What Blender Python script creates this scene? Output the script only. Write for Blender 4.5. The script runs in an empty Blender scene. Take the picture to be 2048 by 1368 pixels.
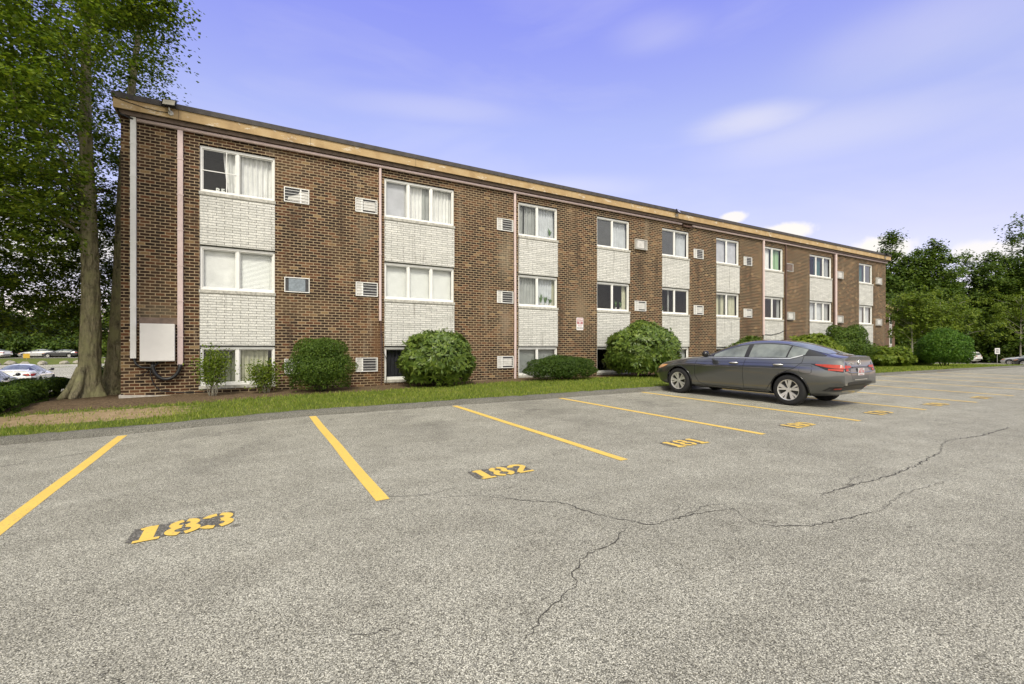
import bpy, math, random
import numpy as np
from mathutils import Vector, Matrix
from mathutils.bvhtree import BVHTree

random.seed(7)
RNG = np.random.default_rng(7)
SC = bpy.context.scene
COL = SC.collection
W = 14.5            # facade plane (Y); X runs along the facade, camera stands at the origin

# ------------------------------------------------------------------ helpers
class MB:
    """collects shapes into one mesh"""
    def __init__(s): s.v = []; s.f = []; s.m = []
    def add(s, vs, fs, mi=0):
        o = len(s.v); s.v += [tuple(p) for p in vs]
        s.f += [tuple(i + o for i in f) for f in fs]; s.m += [mi] * len(fs)
    def box(s, x0, x1, y0, y1, z0, z1, mi=0):
        s.add([(x0,y0,z0),(x1,y0,z0),(x1,y1,z0),(x0,y1,z0),(x0,y0,z1),(x1,y0,z1),(x1,y1,z1),(x0,y1,z1)],
              [(0,3,2,1),(4,5,6,7),(0,1,5,4),(1,2,6,5),(2,3,7,6),(3,0,4,7)], mi)
    def quad(s, a, b, c, d, mi=0): s.add([a,b,c,d], [(0,1,2,3)], mi)
    def tube(s, pts, rad, n=8, mi=0, cap=True):
        pts = [Vector(p) for p in pts]
        if not hasattr(rad, '__len__'): rad = [rad] * len(pts)
        vs = []; up = None
        for i, p in enumerate(pts):
            t = (pts[min(i+1,len(pts)-1)] - pts[max(i-1,0)]).normalized()
            if up is None:
                up = Vector((0,0,1)) if abs(t.z) < .9 else Vector((0,1,0))
            a = t.cross(up).normalized(); b = a.cross(t).normalized(); up = b
            for k in range(n):
                w = 2*math.pi*k/n
                vs.append(p + (a*math.cos(w) + b*math.sin(w))*rad[i])
        fs = []
        for i in range(len(pts)-1):
            for k in range(n):
                k2 = (k+1) % n
                fs.append((i*n+k, i*n+k2, (i+1)*n+k2, (i+1)*n+k))
        if cap:
            fs.append(tuple(range(n-1,-1,-1))); fs.append(tuple((len(pts)-1)*n+k for k in range(n)))
        s.add(vs, fs, mi)
    def build(s, name, mats, parent=None, smooth=False):
        return mesh_obj(name, s.v, s.f, mats, parent, smooth, s.m)

def mesh_obj(name, v, f, mats, parent=None, smooth=False, mi=None):
    me = bpy.data.meshes.new(name); me.from_pydata(v, [], f)
    if not isinstance(mats, (list, tuple)): mats = [mats]
    for m in mats: me.materials.append(m)
    if mi and max(mi) > 0: me.polygons.foreach_set('material_index', mi)
    if smooth: me.polygons.foreach_set('use_smooth', [True]*len(me.polygons))
    me.update()
    o = bpy.data.objects.new(name, me); COL.objects.link(o)
    if parent: o.parent = parent
    return o

def np_mesh(name, V, F, mats, parent=None, smooth=False, mi=None):
    """V (n,3), F (m,k) arrays, all faces with k corners"""
    me = bpy.data.meshes.new(name)
    n, (m, k) = len(V), F.shape
    me.vertices.add(n); me.vertices.foreach_set('co', V.astype(np.float32).ravel())
    me.loops.add(m*k); me.loops.foreach_set('vertex_index', F.astype(np.int32).ravel())
    me.polygons.add(m); me.polygons.foreach_set('loop_start', np.arange(0, m*k, k, dtype=np.int32))
    if not isinstance(mats, (list, tuple)): mats = [mats]
    for q in mats: me.materials.append(q)
    if mi is not None: me.polygons.foreach_set('material_index', mi.astype(np.int32))
    if smooth: me.polygons.foreach_set('use_smooth', np.ones(m, bool))
    me.update(calc_edges=True); me.validate()
    o = bpy.data.objects.new(name, me); COL.objects.link(o)
    if parent: o.parent = parent
    return o

def tag(o, label=None, cat=None, group=None, kind=None):
    if label: o['label'] = label
    if cat: o['category'] = cat
    if group: o['group'] = group
    if kind: o['kind'] = kind
    return o

def thing(name, label, cat, loc=(0,0,0), rz=0, group=None):
    o = bpy.data.objects.new(name, None); COL.objects.link(o)
    o.empty_display_size = .2
    o.location = loc; o.rotation_euler = (0,0,rz)
    return tag(o, label, cat, group)

def copy_tree(o, parent=None):
    c = o.copy(); COL.objects.link(c); c.parent = parent
    for ch in list(o.children): copy_tree(ch, c)
    return c

def sstep(t): t = min(1., max(0., t)); return t*t*(3-2*t)
def npss(t): t = np.clip(t, 0, 1); return t*t*(3-2*t)

def hash2(i, j, s=0):
    h = np.sin(i*127.1 + j*311.7 + s*74.7)*43758.5453
    return h - np.floor(h)
def vnoise(x, y, s=0):
    xi, yi = np.floor(x), np.floor(y); fx, fy = x-xi, y-yi
    fx, fy = fx*fx*(3-2*fx), fy*fy*(3-2*fy)
    a = hash2(xi,yi,s); b = hash2(xi+1,yi,s); c = hash2(xi,yi+1,s); d = hash2(xi+1,yi+1,s)
    return (a*(1-fx)+b*fx)*(1-fy) + (c*(1-fx)+d*fx)*fy

# ------------------------------------------------------------------ materials
def mat(name):
    m = bpy.data.materials.new(name); m.use_nodes = True
    nt = m.node_tree; p = nt.nodes['Principled BSDF']
    return m, nt, p
def node(nt, t, **kw):
    n = nt.nodes.new(t)
    for k, v in kw.items():
        if k in n.inputs: n.inputs[k].default_value = v
        else: setattr(n, k, v)
    return n
def ramp(nt, fac, stops, interp='LINEAR'):
    r = nt.nodes.new('ShaderNodeValToRGB'); r.color_ramp.interpolation = interp
    e = r.color_ramp.elements
    while len(e) < len(stops): e.new(.5)
    for i, (p, c) in enumerate(stops):
        e[i].position = p; e[i].color = (*c, 1) if len(c) == 3 else c
    if fac is not None: nt.links.new(fac, r.inputs['Fac'])
    return r
def mixc(nt, fac, a, b, mode='MIX'):
    m = nt.nodes.new('ShaderNodeMix'); m.data_type = 'RGBA'; m.blend_type = mode
    for s, v in ((m.inputs[0], fac), (m.inputs[6], a), (m.inputs[7], b)):
        if hasattr(v, 'is_linked'): nt.links.new(v, s)
        elif isinstance(v, (int, float)): s.default_value = v
        else: s.default_value = (*v, 1)
    return m.outputs[2]
def math_(nt, op, a, b=0., c=0.):
    m = nt.nodes.new('ShaderNodeMath'); m.operation = op
    for s, v in zip(m.inputs, (a, b, c)):
        if hasattr(v, 'is_linked'): nt.links.new(v, s)
        else: s.default_value = v
    return m.outputs[0]
def objcoord(nt): return nt.nodes.new('ShaderNodeTexCoord').outputs['Object']
def noise(nt, vec, scale, detail=4, rough=.55, dist=0):
    n = node(nt, 'ShaderNodeTexNoise'); n.inputs['Scale'].default_value = scale
    n.inputs['Detail'].default_value = detail; n.inputs['Roughness'].default_value = rough
    n.inputs['Distortion'].default_value = dist
    if vec is not None: nt.links.new(vec, n.inputs['Vector'])
    return n.outputs['Fac']
def bump(nt, h, p, strength=.3, dist=.01):
    b = nt.nodes.new('ShaderNodeBump'); b.inputs['Strength'].default_value = strength
    b.inputs['Distance'].default_value = dist
    nt.links.new(h, b.inputs['Height']); nt.links.new(b.outputs[0], p.inputs['Normal'])

def simple(name, col, rough=.5, metal=0, var=.12, scale=6., spec=.5, coat=0, bumpk=0):
    """painted / plastic / metal surface with faint mottling"""
    m, nt, p = mat(name)
    v = objcoord(nt); f = noise(nt, v, scale, 5, .6)
    a = tuple(c*(1-var) for c in col); b = tuple(min(1, c*(1+var)) for c in col)
    r = ramp(nt, f, [(.3, a), (.7, b)]); nt.links.new(r.outputs[0], p.inputs['Base Color'])
    p.inputs['Roughness'].default_value = rough; p.inputs['Metallic'].default_value = metal
    p.inputs['Specular IOR Level'].default_value = spec; p.inputs['Coat Weight'].default_value = coat
    p.inputs['Coat Roughness'].default_value = .03
    if bumpk: bump(nt, noise(nt, v, scale*8, 4), p, bumpk, .004)
    return m

def brick_mat(name, bw, bh, mort, cols, mcol, msmooth=.1, bstr=.5, wear=True, rough=.85):
    m, nt, p = mat(name)
    co = objcoord(nt); sp = nt.nodes.new('ShaderNodeSeparateXYZ'); nt.links.new(co, sp.inputs[0])
    g = nt.nodes.new('ShaderNodeNewGeometry'); sn = nt.nodes.new('ShaderNodeSeparateXYZ'); nt.links.new(g.outputs['True Normal'], sn.inputs[0])
    nx = math_(nt, 'GREATER_THAN', math_(nt, 'ABSOLUTE', sn.outputs[0]), .6)
    inv = math_(nt, 'SUBTRACT', 1., nx)
    u = math_(nt, 'ADD', math_(nt, 'MULTIPLY', sp.outputs[0], inv), math_(nt, 'MULTIPLY', sp.outputs[1], nx))
    # hand-laid courses wander a few millimetres
    wob = math_(nt, 'MULTIPLY', math_(nt, 'SUBTRACT', noise(nt, co, 3.1, 2), .5), .016)
    wob2 = math_(nt, 'MULTIPLY', math_(nt, 'SUBTRACT', noise(nt, co, 9.7, 2), .5), .012)
    cb = nt.nodes.new('ShaderNodeCombineXYZ')
    nt.links.new(math_(nt, 'ADD', u, wob2), cb.inputs[0]); nt.links.new(math_(nt, 'ADD', sp.outputs[2], wob), cb.inputs[1])
    b = nt.nodes.new('ShaderNodeTexBrick')
    b.offset = .5; b.inputs['Scale'].default_value = 1
    b.inputs['Brick Width'].default_value = bw; b.inputs['Row Height'].default_value = bh
    b.inputs['Mortar Size'].default_value = mort; b.inputs['Mortar Smooth'].default_value = msmooth
    b.inputs['Color1'].default_value = (0,0,0,1); b.inputs['Color2'].default_value = (1,1,1,1); b.inputs['Mortar'].default_value = (.5,.5,.5,1)
    nt.links.new(cb.outputs[0], b.inputs['Vector'])
    r = ramp(nt, b.outputs['Color'], cols)
    # grain inside each brick
    fine = noise(nt, co, 38, 5, .65)
    c = mixc(nt, .55, r.outputs[0], ramp(nt, fine, [(.28, (.35,.35,.35)), (.72, (1.55,1.5,1.4))]).outputs[0], 'MULTIPLY')
    if wear:   # weathered, lime-stained patches keep their place on the wall
        big = noise(nt, co, .62, 6, .62, .6)
        pm = ramp(nt, big, [(.50, (0,0,0)), (.68, (1,1,1))]).outputs[0]
        c = mixc(nt, math_(nt, 'MULTIPLY', pm, .38), c, (.17, .105, .052))
        big2 = noise(nt, co, 1.9, 5, .6)
        c = mixc(nt, math_(nt, 'MULTIPLY', ramp(nt, big2, [(.56, (0,0,0)), (.7, (1,1,1))]).outputs[0], .35), c, (.12, .05, .022))
    mc = mixc(nt, noise(nt, co, 14, 4), tuple(x*.72 for x in mcol), tuple(x*1.18 for x in mcol))
    c = mixc(nt, b.outputs['Fac'], c, mc)
    if wear:   # rain streaks down the wall: sooty ones and chalky ones
        mp = nt.nodes.new('ShaderNodeMapping'); mp.inputs['Scale'].default_value = (2.6, 2.6, .30); nt.links.new(co, mp.inputs[0])
        sk = noise(nt, mp.outputs[0], 1.0, 5, .62)
        c = mixc(nt, math_(nt, 'MULTIPLY', ramp(nt, sk, [(.57, (0,0,0)), (.70, (1,1,1))]).outputs[0], .5), c, (.035,.022,.014))
        c = mixc(nt, math_(nt, 'MULTIPLY', ramp(nt, sk, [(.30, (1,1,1)), (.40, (0,0,0))]).outputs[0], .35), c, (.30,.24,.16))
    if wear:
        for (sx_, sz_, sw_, sh_, cc_) in ((8.0, 4.75, .30, .75, (.30,.25,.17)), (7.95, 2.35, .30, .6, (.25,.20,.14)), (21.75, 2.45, .34, .55, (.045,.028,.018)), (14.45, 4.9, .25, .6, (.04,.026,.017)), (3.1, 5.0, .22, .5, (.22,.17,.11)), (1.2, 5.1, .25, .4, (.045,.028,.017)), (3.35, 1.6, .5, 1.2, (.14,.075,.035)), (11.2, 2.9, .5, .7, (.24,.18,.11)), (-2.0, 2.3, .45, .25, (.20,.16,.10)), (18.1, 2.4, .25, .6, (.04,.026,.017))):
            dx_ = math_(nt, 'MULTIPLY', math_(nt, 'SUBTRACT', sp.outputs[0], sx_), 1/sw_); dz_ = math_(nt, 'MULTIPLY', math_(nt, 'SUBTRACT', sp.outputs[2], sz_), 1/sh_)
            q_ = math_(nt, 'EXPONENT', math_(nt, 'MULTIPLY', math_(nt, 'ADD', math_(nt, 'MULTIPLY', dx_, dx_), math_(nt, 'MULTIPLY', dz_, dz_)), -1.))
            k_ = math_(nt, 'MULTIPLY', q_, ramp(nt, sk, [(.35, (.15,.15,.15)), (.6, (1,1,1))]).outputs[0])
            c = mixc(nt, math_(nt, 'MULTIPLY', k_, .75), c, cc_)
    nt.links.new(c, p.inputs['Base Color'])
    p.inputs['Roughness'].default_value = rough; p.inputs['Specular IOR Level'].default_value = .25
    h = math_(nt, 'ADD', math_(nt, 'MULTIPLY', math_(nt, 'SUBTRACT', 1., b.outputs['Fac']), 1.), math_(nt, 'MULTIPLY', fine, .5 if wear else 1.0))
    bump(nt, h, p, bstr, .012)
    return m

M = {}
M['brick'] = brick_mat('red_brown_brick', .203, .0775, .0080,
    [(.0, (.020,.012,.007)), (.58, (.036,.018,.010)), (.76, (.062,.027,.013)), (.89, (.112,.046,.021)), (.96, (.14,.076,.038)), (1., (.24,.165,.08))],
    (.385,.30,.185), msmooth=.06, bstr=.45)
M['white_brick'] = brick_mat('white_painted_brick', .37, .0690, .0048,
    [(.0, (.54,.545,.51)), (.5, (.605,.61,.575)), (1., (.665,.67,.63))], (.13,.12,.095), msmooth=.25, bstr=.9, wear=False, rough=.6)

def mat_panel_stains(m):
    """black run-off marks below the sills"""
    nt = m.node_tree; p = nt.nodes['Principled BSDF']
    src = p.inputs['Base Color'].links[0].from_socket
    co = objcoord(nt)
    mp = nt.nodes.new('ShaderNodeMapping'); mp.inputs['Scale'].default_value = (5.5, 5.5, .55); nt.links.new(co, mp.inputs[0])
    f = noise(nt, mp.outputs[0], 1.0, 5, .6)
    mk = ramp(nt, f, [(.60, (0,0,0)), (.74, (1,1,1))]).outputs[0]
    c = mixc(nt, math_(nt, 'MULTIPLY', mk, .6), src, (.16,.15,.12))
    nt.links.new(c, p.inputs['Base Color'])
mat_panel_stains(M['white_brick'])

M['frame'] = simple('white_window_vinyl', (.74,.74,.70), .4, var=.06)
M['sill'] = simple('grey_stone_sill', (.40,.39,.34), .85, var=.4, scale=16, bumpk=.5)
M['fascia'] = None
def fascia_mat():
    m, nt, p = mat('peeling_tan_fascia'); co = objcoord(nt)
    f = noise(nt, co, 2.2, 6, .65)
    c = ramp(nt, f, [(.25, (.27,.175,.075)), (.5, (.40,.275,.125)), (.75, (.46,.345,.18))]).outputs[0]
    mp = nt.nodes.new('ShaderNodeMapping'); mp.inputs['Scale'].default_value = (1.6, 1, 4); nt.links.new(co, mp.inputs[0])
    pk = noise(nt, mp.outputs[0], 1.7, 8, .72)
    mk = ramp(nt, pk, [(.575, (0,0,0)), (.60, (1,1,1))]).outputs[0]
    c = mixc(nt, math_(nt, 'MULTIPLY', mk, .75), c, (.60,.53,.41))
    b = nt.nodes.new('ShaderNodeTexBrick'); b.inputs['Scale'].default_value = 1; b.inputs['Brick Width'].default_value = 3.05
    b.inputs['Row Height'].default_value = 50; b.inputs['Mortar Size'].default_value = .008
    nt.links.new(co, b.inputs['Vector'])
    c = mixc(nt, math_(nt, 'MULTIPLY', b.outputs['Fac'], .7), c, (.09,.06,.03))
    nt.links.new(c, p.inputs['Base Color']); p.inputs['Roughness'].default_value = .7
    bump(nt, mk, p, .3, .004)
    return m
M['fascia'] = fascia_mat()
M['roof_edge'] = simple('dark_roof_flashing', (.052,.046,.042), .75, var=.35, scale=5, bumpk=.3)
M['brown_board'] = simple('brown_frieze_board', (.15,.105,.078), .6, var=.3, scale=7)
M['pink_pipe'] = simple('pink_painted_conduit', (.58,.46,.43), .5, var=.1, scale=5)
M['white_pipe'] = simple('white_painted_conduit', (.70,.70,.67), .45, var=.08, scale=5)
M['brown_pipe'] = simple('rusty_brown_conduit', (.10,.055,.04), .7, var=.4, scale=9)
M['cable'] = simple('black_cable', (.012,.012,.013), .5)
M['cabinet'] = simple('beige_metal_cabinet', (.66,.645,.61), .5, var=.05, scale=3)
M['concrete'] = simple('concrete', (.42,.39,.34), .9, var=.25, scale=9, bumpk=.4)
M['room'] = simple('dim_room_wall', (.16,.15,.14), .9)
M['dark'] = simple('dark_plastic', (.02,.02,.021), .5, var=.2)
M['ac_dark'] = simple('dark_vent_recess', (.045,.045,.047), .7, var=.3, scale=12)
M['ac_body'] = simple('aged_white_metal', (.52,.51,.47), .55, var=.18, scale=9)
M['ac_blue'] = simple('blue_grey_insulation_board', (.20,.235,.26), .6, var=.25, scale=14)
M['screen'] = simple('grey_insect_screen', (.085,.085,.085), .8, var=.15, scale=3)

def cloth(name, col, trans=.35):
    m, nt, p = mat(name)
    v = objcoord(nt); f = noise(nt, v, 3, 4)
    c = ramp(nt, f, [(.3, tuple(x*.86 for x in col)), (.7, tuple(min(1,x*1.08) for x in col))]).outputs[0]
    nt.links.new(c, p.inputs['Base Color']); p.inputs['Roughness'].default_value = .9
    t = nt.nodes.new('ShaderNodeBsdfTranslucent'); nt.links.new(c, t.inputs[0])
    mx = nt.nodes.new('ShaderNodeMixShader'); mx.inputs[0].default_value = trans*.5
    nt.links.new(p.outputs[0], mx.inputs[1]); nt.links.new(t.outputs[0], mx.inputs[2])
    nt.links.new(mx.outputs[0], nt.nodes['Material Output'].inputs[0])
    return m
M['c_white'] = cloth('white_curtain', (.86,.85,.83))
M['c_grey'] = cloth('grey_sheer_curtain', (.40,.41,.40))
M['c_pale'] = cloth('pale_blue_grey_curtain', (.60,.62,.65))
M['c_lav'] = cloth('grey_shade_sky_reflection', (.56,.56,.60))
M['c_beige'] = cloth('beige_green_curtain', (.55,.54,.40))
M['c_olive'] = cloth('dull_olive_curtain', (.20,.205,.155))
M['c_green'] = cloth('light_green_curtain', (.33,.50,.28))
M['c_teal'] = cloth('teal_curtain', (.045,.13,.12))
M['c_black'] = cloth('black_vertical_blind', (.022,.022,.028))
M['blind'] = simple('white_slat_blind', (.80,.80,.77), .5, var=.04)
M['blind_grey'] = simple('grey_slat_blind', (.25,.26,.24), .5, var=.1)

def glass_mat(name, tint=(.975,.985,.98), base=.025):
    m, nt, p = mat(name); nt.nodes.remove(p)
    tr = nt.nodes.new('ShaderNodeBsdfTransparent'); tr.inputs[0].default_value = (*tint, 1)
    gl = nt.nodes.new('ShaderNodeBsdfGlossy'); gl.inputs['Roughness'].default_value = .015
    lw = nt.nodes.new('ShaderNodeLayerWeight'); lw.inputs['Blend'].default_value = .5
    fz = math_(nt, 'ADD', math_(nt, 'MULTIPLY', math_(nt, 'POWER', lw.outputs['Facing'], 4.5), .85), base)
    # old float glass is never quite flat
    nz = nt.nodes.new('ShaderNodeBump'); nz.inputs['Strength'].default_value = .05; nz.inputs['Distance'].default_value = .05
    nt.links.new(noise(nt, objcoord(nt), 1.6, 2), nz.inputs['Height'])
    nt.links.new(nz.outputs[0], gl.inputs['Normal'])
    mx = nt.nodes.new('ShaderNodeMixShader')
    nt.links.new(fz, mx.inputs[0])
    nt.links.new(tr.outputs[0], mx.inputs[1]); nt.links.new(gl.outputs[0], mx.inputs[2])
    nt.links.new(mx.outputs[0], nt.nodes['Material Output'].inputs[0])
    return m
M['glass'] = glass_mat('window_glass')

def leaf_mat(name, stops, trans=.3, rough=.55, spec=.22):
    m, nt, p = mat(name)
    g = nt.nodes.new('ShaderNodeNewGeometry')
    big = noise(nt, objcoord(nt), .9, 3)
    f = math_(nt, 'ADD', math_(nt, 'MULTIPLY', g.outputs['Random Per Island'], .6), math_(nt, 'MULTIPLY', big, .4))
    c = ramp(nt, f, stops).outputs[0]
    nt.links.new(c, p.inputs['Base Color']); p.inputs['Roughness'].default_value = rough
    p.inputs['Specular IOR Level'].default_value = spec
    t = nt.nodes.new('ShaderNodeBsdfTranslucent')
    nt.links.new(mixc(nt, 1., c, (1.6,1.7,.7), 'MULTIPLY'), t.inputs[0])
    mx = nt.nodes.new('ShaderNodeMixShader'); mx.inputs[0].default_value = trans
    nt.links.new(p.outputs[0], mx.inputs[1]); nt.links.new(t.outputs[0], mx.inputs[2])
    nt.links.new(mx.outputs[0], nt.nodes['Material Output'].inputs[0])
    return m
M['leaf_maple'] = leaf_mat('maple_leaves', [(.12,(.030,.055,.006)), (.5,(.090,.142,.013)), (.88,(.22,.265,.026))])
M['leaf_wood'] = leaf_mat('woodland_leaves', [(.15,(0.025,0.050,0.006)), (.5,(0.059,0.102,0.011)), (.85,(0.112,0.156,0.018))])
M['leaf_wood_light'] = leaf_mat('young_tree_leaves', [(.15,(0.050,0.086,0.008)), (.5,(0.106,0.155,0.014)), (.85,(0.188,0.230,0.026))])
M['leaf_box'] = leaf_mat('boxwood_leaves', [(.15,(0.029,0.057,0.007)), (.5,(0.058,0.105,0.011)), (.85,(0.116,0.169,0.019))], .2)
M['leaf_rhodo'] = leaf_mat('rhododendron_leaves', [(.15,(0.042,0.078,0.011)), (.5,(0.088,0.140,0.021)), (.85,(0.176,0.231,0.036))], .15, .42, .35)
M['leaf_yew'] = leaf_mat('yew_needles', [(.15,(0.020,0.043,0.006)), (.5,(0.039,0.077,0.009)), (.85,(0.077,0.120,0.013))], .15)
M['leaf_yew_bright'] = leaf_mat('bright_yew_needles', [(.15,(0.027,0.072,0.006)), (.5,(0.054,0.125,0.010)), (.85,(0.105,0.189,0.016))], .2)
M['leaf_spirea'] = leaf_mat('yellow_green_leaves', [(.15,(0.065,0.102,0.010)), (.5,(0.130,0.180,0.018)), (.85,(0.221,0.264,0.032))], .3)

def bark_mat(name, a, b, moss=None):
    m, nt, p = mat(name); co = objcoord(nt)
    mp = nt.nodes.new('ShaderNodeMapping'); mp.inputs['Scale'].default_value = (9, 9, 2.6); nt.links.new(co, mp.inputs[0])
    f = noise(nt, mp.outputs[0], 1.3, 7, .7, .8)
    c = ramp(nt, f, [(.32, a), (.62, b)]).outputs[0]
    if moss: c = mixc(nt, ramp(nt, noise(nt, co, 4, 4), [(.4,(0,0,0)), (.65,(1,1,1))]).outputs[0], c, moss)
    nt.links.new(c, p.inputs['Base Color']); p.inputs['Roughness'].default_value = .95; p.inputs['Specular IOR Level'].default_value = .15
    bump(nt, f, p, 1., .05)
    return m
M['bark'] = bark_mat('maple_bark', (.045,.040,.025), (.36,.32,.20), (.30,.29,.15))
M['bark_dark'] = bark_mat('dark_bark', (.030,.026,.020), (.085,.072,.052))
M['bark_pale'] = bark_mat('pale_grey_bark', (.16,.15,.115), (.34,.32,.25))

def asphalt_mat(name, lift=1.75, dark=0.):
    m, nt, p = mat(name); co = objcoord(nt)
    v = nt.nodes.new('ShaderNodeTexVoronoi'); v.inputs['Scale'].default_value = 185; nt.links.new(co, v.inputs['Vector'])
    v.inputs['Randomness'].default_value = 1
    sp = nt.nodes.new('ShaderNodeSeparateColor'); nt.links.new(v.outputs['Color'], sp.inputs[0])
    k = lift
    c = ramp(nt, sp.outputs[0], [(0, (.040*k,.039*k,.034*k)), (.18, (.110*k,.108*k,.094*k)), (.5, (.190*k,.186*k,.160*k)), (.82, (.275*k,.270*k,.232*k)), (1, (.42*k,.41*k,.355*k))]).outputs[0]
    # binder between the stones
    d = ramp(nt, v.outputs['Distance'], [(.42, (1,1,1)), (.75, (.42,.41,.38))]).outputs[0]
    c = mixc(nt, 1., c, d, 'MULTIPLY')
    f1 = noise(nt, co, .45, 5, .6); f2 = noise(nt, co, 2.6, 5, .6)
    c = mixc(nt, 1., c, ramp(nt, f1, [(.3, (.89,.885,.87)), (.7, (1.07,1.065,1.05))]).outputs[0], 'MULTIPLY')
    c = mixc(nt, 1., c, ramp(nt, f2, [(.3, (.86,.855,.84)), (.7, (1.08,1.08,1.07))]).outputs[0], 'MULTIPLY')
    # oil and tyre-worn stain in the middle of every stall, dirt line along the curb
    s = nt.nodes.new('ShaderNodeSeparateXYZ'); nt.links.new(co, s.inputs[0])
    ph = math_(nt, 'MULTIPLY', math_(nt, 'ADD', s.outputs[0], 1.70), 2*math.pi/2.735)
    mid = math_(nt, 'SUBTRACT', .5, math_(nt, 'MULTIPLY', math_(nt, 'COSINE', ph), .5))
    yy = ramp(nt, math_(nt, 'DIVIDE', s.outputs[1], 10.), [(.50, (0,0,0)), (.74, (1,1,1)), (.88, (1,1,1)), (.95, (.2,.2,.2))]).outputs[0]
    st = math_(nt, 'MULTIPLY', math_(nt, 'POWER', mid, 2.), yy)
    st = math_(nt, 'MULTIPLY', st, ramp(nt, noise(nt, co, 1.1, 5, .65, .5), [(.42, (0,0,0)), (.66, (1,1,1))]).outputs[0])
    c = mixc(nt, math_(nt, 'MULTIPLY', st, .48), c, (.055,.050,.044))
    stain = ramp(nt, noise(nt, co, 1.7, 3, .5, 1.2), [(.71, (0,0,0)), (.76, (1,1,1))]).outputs[0]
    c = mixc(nt, math_(nt, 'MULTIPLY', stain, .35), c, (.07,.06,.045))
    mp = nt.nodes.new('ShaderNodeMapping'); mp.inputs['Scale'].default_value = (.22, 1.5, 1); nt.links.new(co, mp.inputs[0])
    ln = ramp(nt, noise(nt, mp.outputs[0], 1.1, 4, .6), [(.35, (.91,.905,.895)), (.65, (1.05,1.05,1.045))]).outputs[0]
    c = mixc(nt, 1., c, ln, 'MULTIPLY')
    drips = ramp(nt, noise(nt, co, 7.5, 2, .4, .4), [(.735, (0,0,0)), (.765, (1,1,1))]).outputs[0]
    c = mixc(nt, math_(nt, 'MULTIPLY', drips, .55), c, (.05,.045,.036))
    if dark: c = mixc(nt, dark, c, (.05,.048,.043))
    nt.links.new(c, p.inputs['Base Color']); p.inputs['Roughness'].default_value = .92; p.inputs['Specular IOR Level'].default_value = .2
    h = math_(nt, 'ADD', math_(nt, 'SUBTRACT', .7, v.outputs['Distance']), math_(nt, 'MULTIPLY', sp.outputs[1], .8))
    bump(nt, h, p, .45, .004)
    return m
M['asphalt'] = asphalt_mat('worn_asphalt')
M['curb'] = asphalt_mat('asphalt_berm', 1.2, .38)
M['street'] = asphalt_mat('pale_street_asphalt', 2.1)
M['crack'] = simple('crack_in_asphalt', (.045,.042,.036), .95, var=.4, scale=30)

def paint_mat(name, col, wear=.5, under=(.21,.185,.12), lo=.55):
    m, nt, p = mat(name); co = objcoord(nt)
    f = noise(nt, co, 60, 5, .7); f2 = noise(nt, co, 3, 4)
    c = mixc(nt, ramp(nt, f2, [(.3,(0,0,0)), (.7,(1,1,1))]).outputs[0], tuple(x*.9 for x in col), col)
    mk = ramp(nt, f, [(lo, (0,0,0)), (lo+.11, (1,1,1))]).outputs[0]
    c = mixc(nt, math_(nt, 'MULTIPLY', mk, wear), c, under)
    nt.links.new(c, p.inputs['Base Color']); p.inputs['Roughness'].default_value = .75
    bump(nt, f, p, .4, .003)
    return m
M['yellow'] = paint_mat('yellow_road_paint', (.66,.45,.085), .75)
M['black_paint'] = paint_mat('black_road_paint', (.065,.060,.050), .9, (.27,.26,.22), .50)

def lawn_mat():
    m, nt, p = mat('lawn_soil'); co = objcoord(nt)
    am = nt.nodes.new('ShaderNodeAttribute'); am.attribute_name = 'mulch'
    ad = nt.nodes.new('ShaderNodeAttribute'); ad.attribute_name = 'dirt'
    n1 = noise(nt, co, 1.2, 5, .6); n2 = noise(nt, co, 24, 5, .7); n3 = noise(nt, co, 5.5, 5, .65)
    g = ramp(nt, math_(nt, 'ADD', math_(nt,'MULTIPLY',n1,.5), math_(nt,'MULTIPLY',n2,.5)), [(.3,(.050,.075,.014)), (.5,(.10,.125,.028)), (.7,(.19,.18,.055))]).outputs[0]
    mu = ramp(nt, n2, [(.3,(.034,.024,.015)), (.5,(.115,.080,.048)), (.72,(.27,.20,.12))]).outputs[0]
    di = ramp(nt, math_(nt, 'ADD', math_(nt,'MULTIPLY',n3,.5), math_(nt,'MULTIPLY',n2,.5)), [(.3,(.15,.108,.06)), (.52,(.29,.215,.125)), (.72,(.38,.295,.185))]).outputs[0]
    def mask(att): return ramp(nt, math_(nt, 'ADD', att, math_(nt, 'MULTIPLY', math_(nt, 'SUBTRACT', n3, .5), 1.9)), [(.36,(0,0,0)), (.64,(1,1,1))]).outputs[0]
    c = mixc(nt, mask(am.outputs['Fac']), g, mu)
    c = mixc(nt, mask(ad.outputs['Fac']), c, di)
    nt.links.new(c, p.inputs['Base Color']); p.inputs['Roughness'].default_value = .95; p.inputs['Specular IOR Level'].default_value = .1
    bump(nt, n2, p, .7, .03)
    return m
M['lawn'] = lawn_mat()
M['grass'] = leaf_mat('grass_blades', [(.12,(.065,.115,.012)), (.5,(.155,.210,.026)), (.88,(.35,.36,.075))], .3, .6, .2)
M['stone'] = simple('pale_boulder', (.27,.25,.20), .9, var=.3, scale=2, bumpk=.6)

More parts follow.
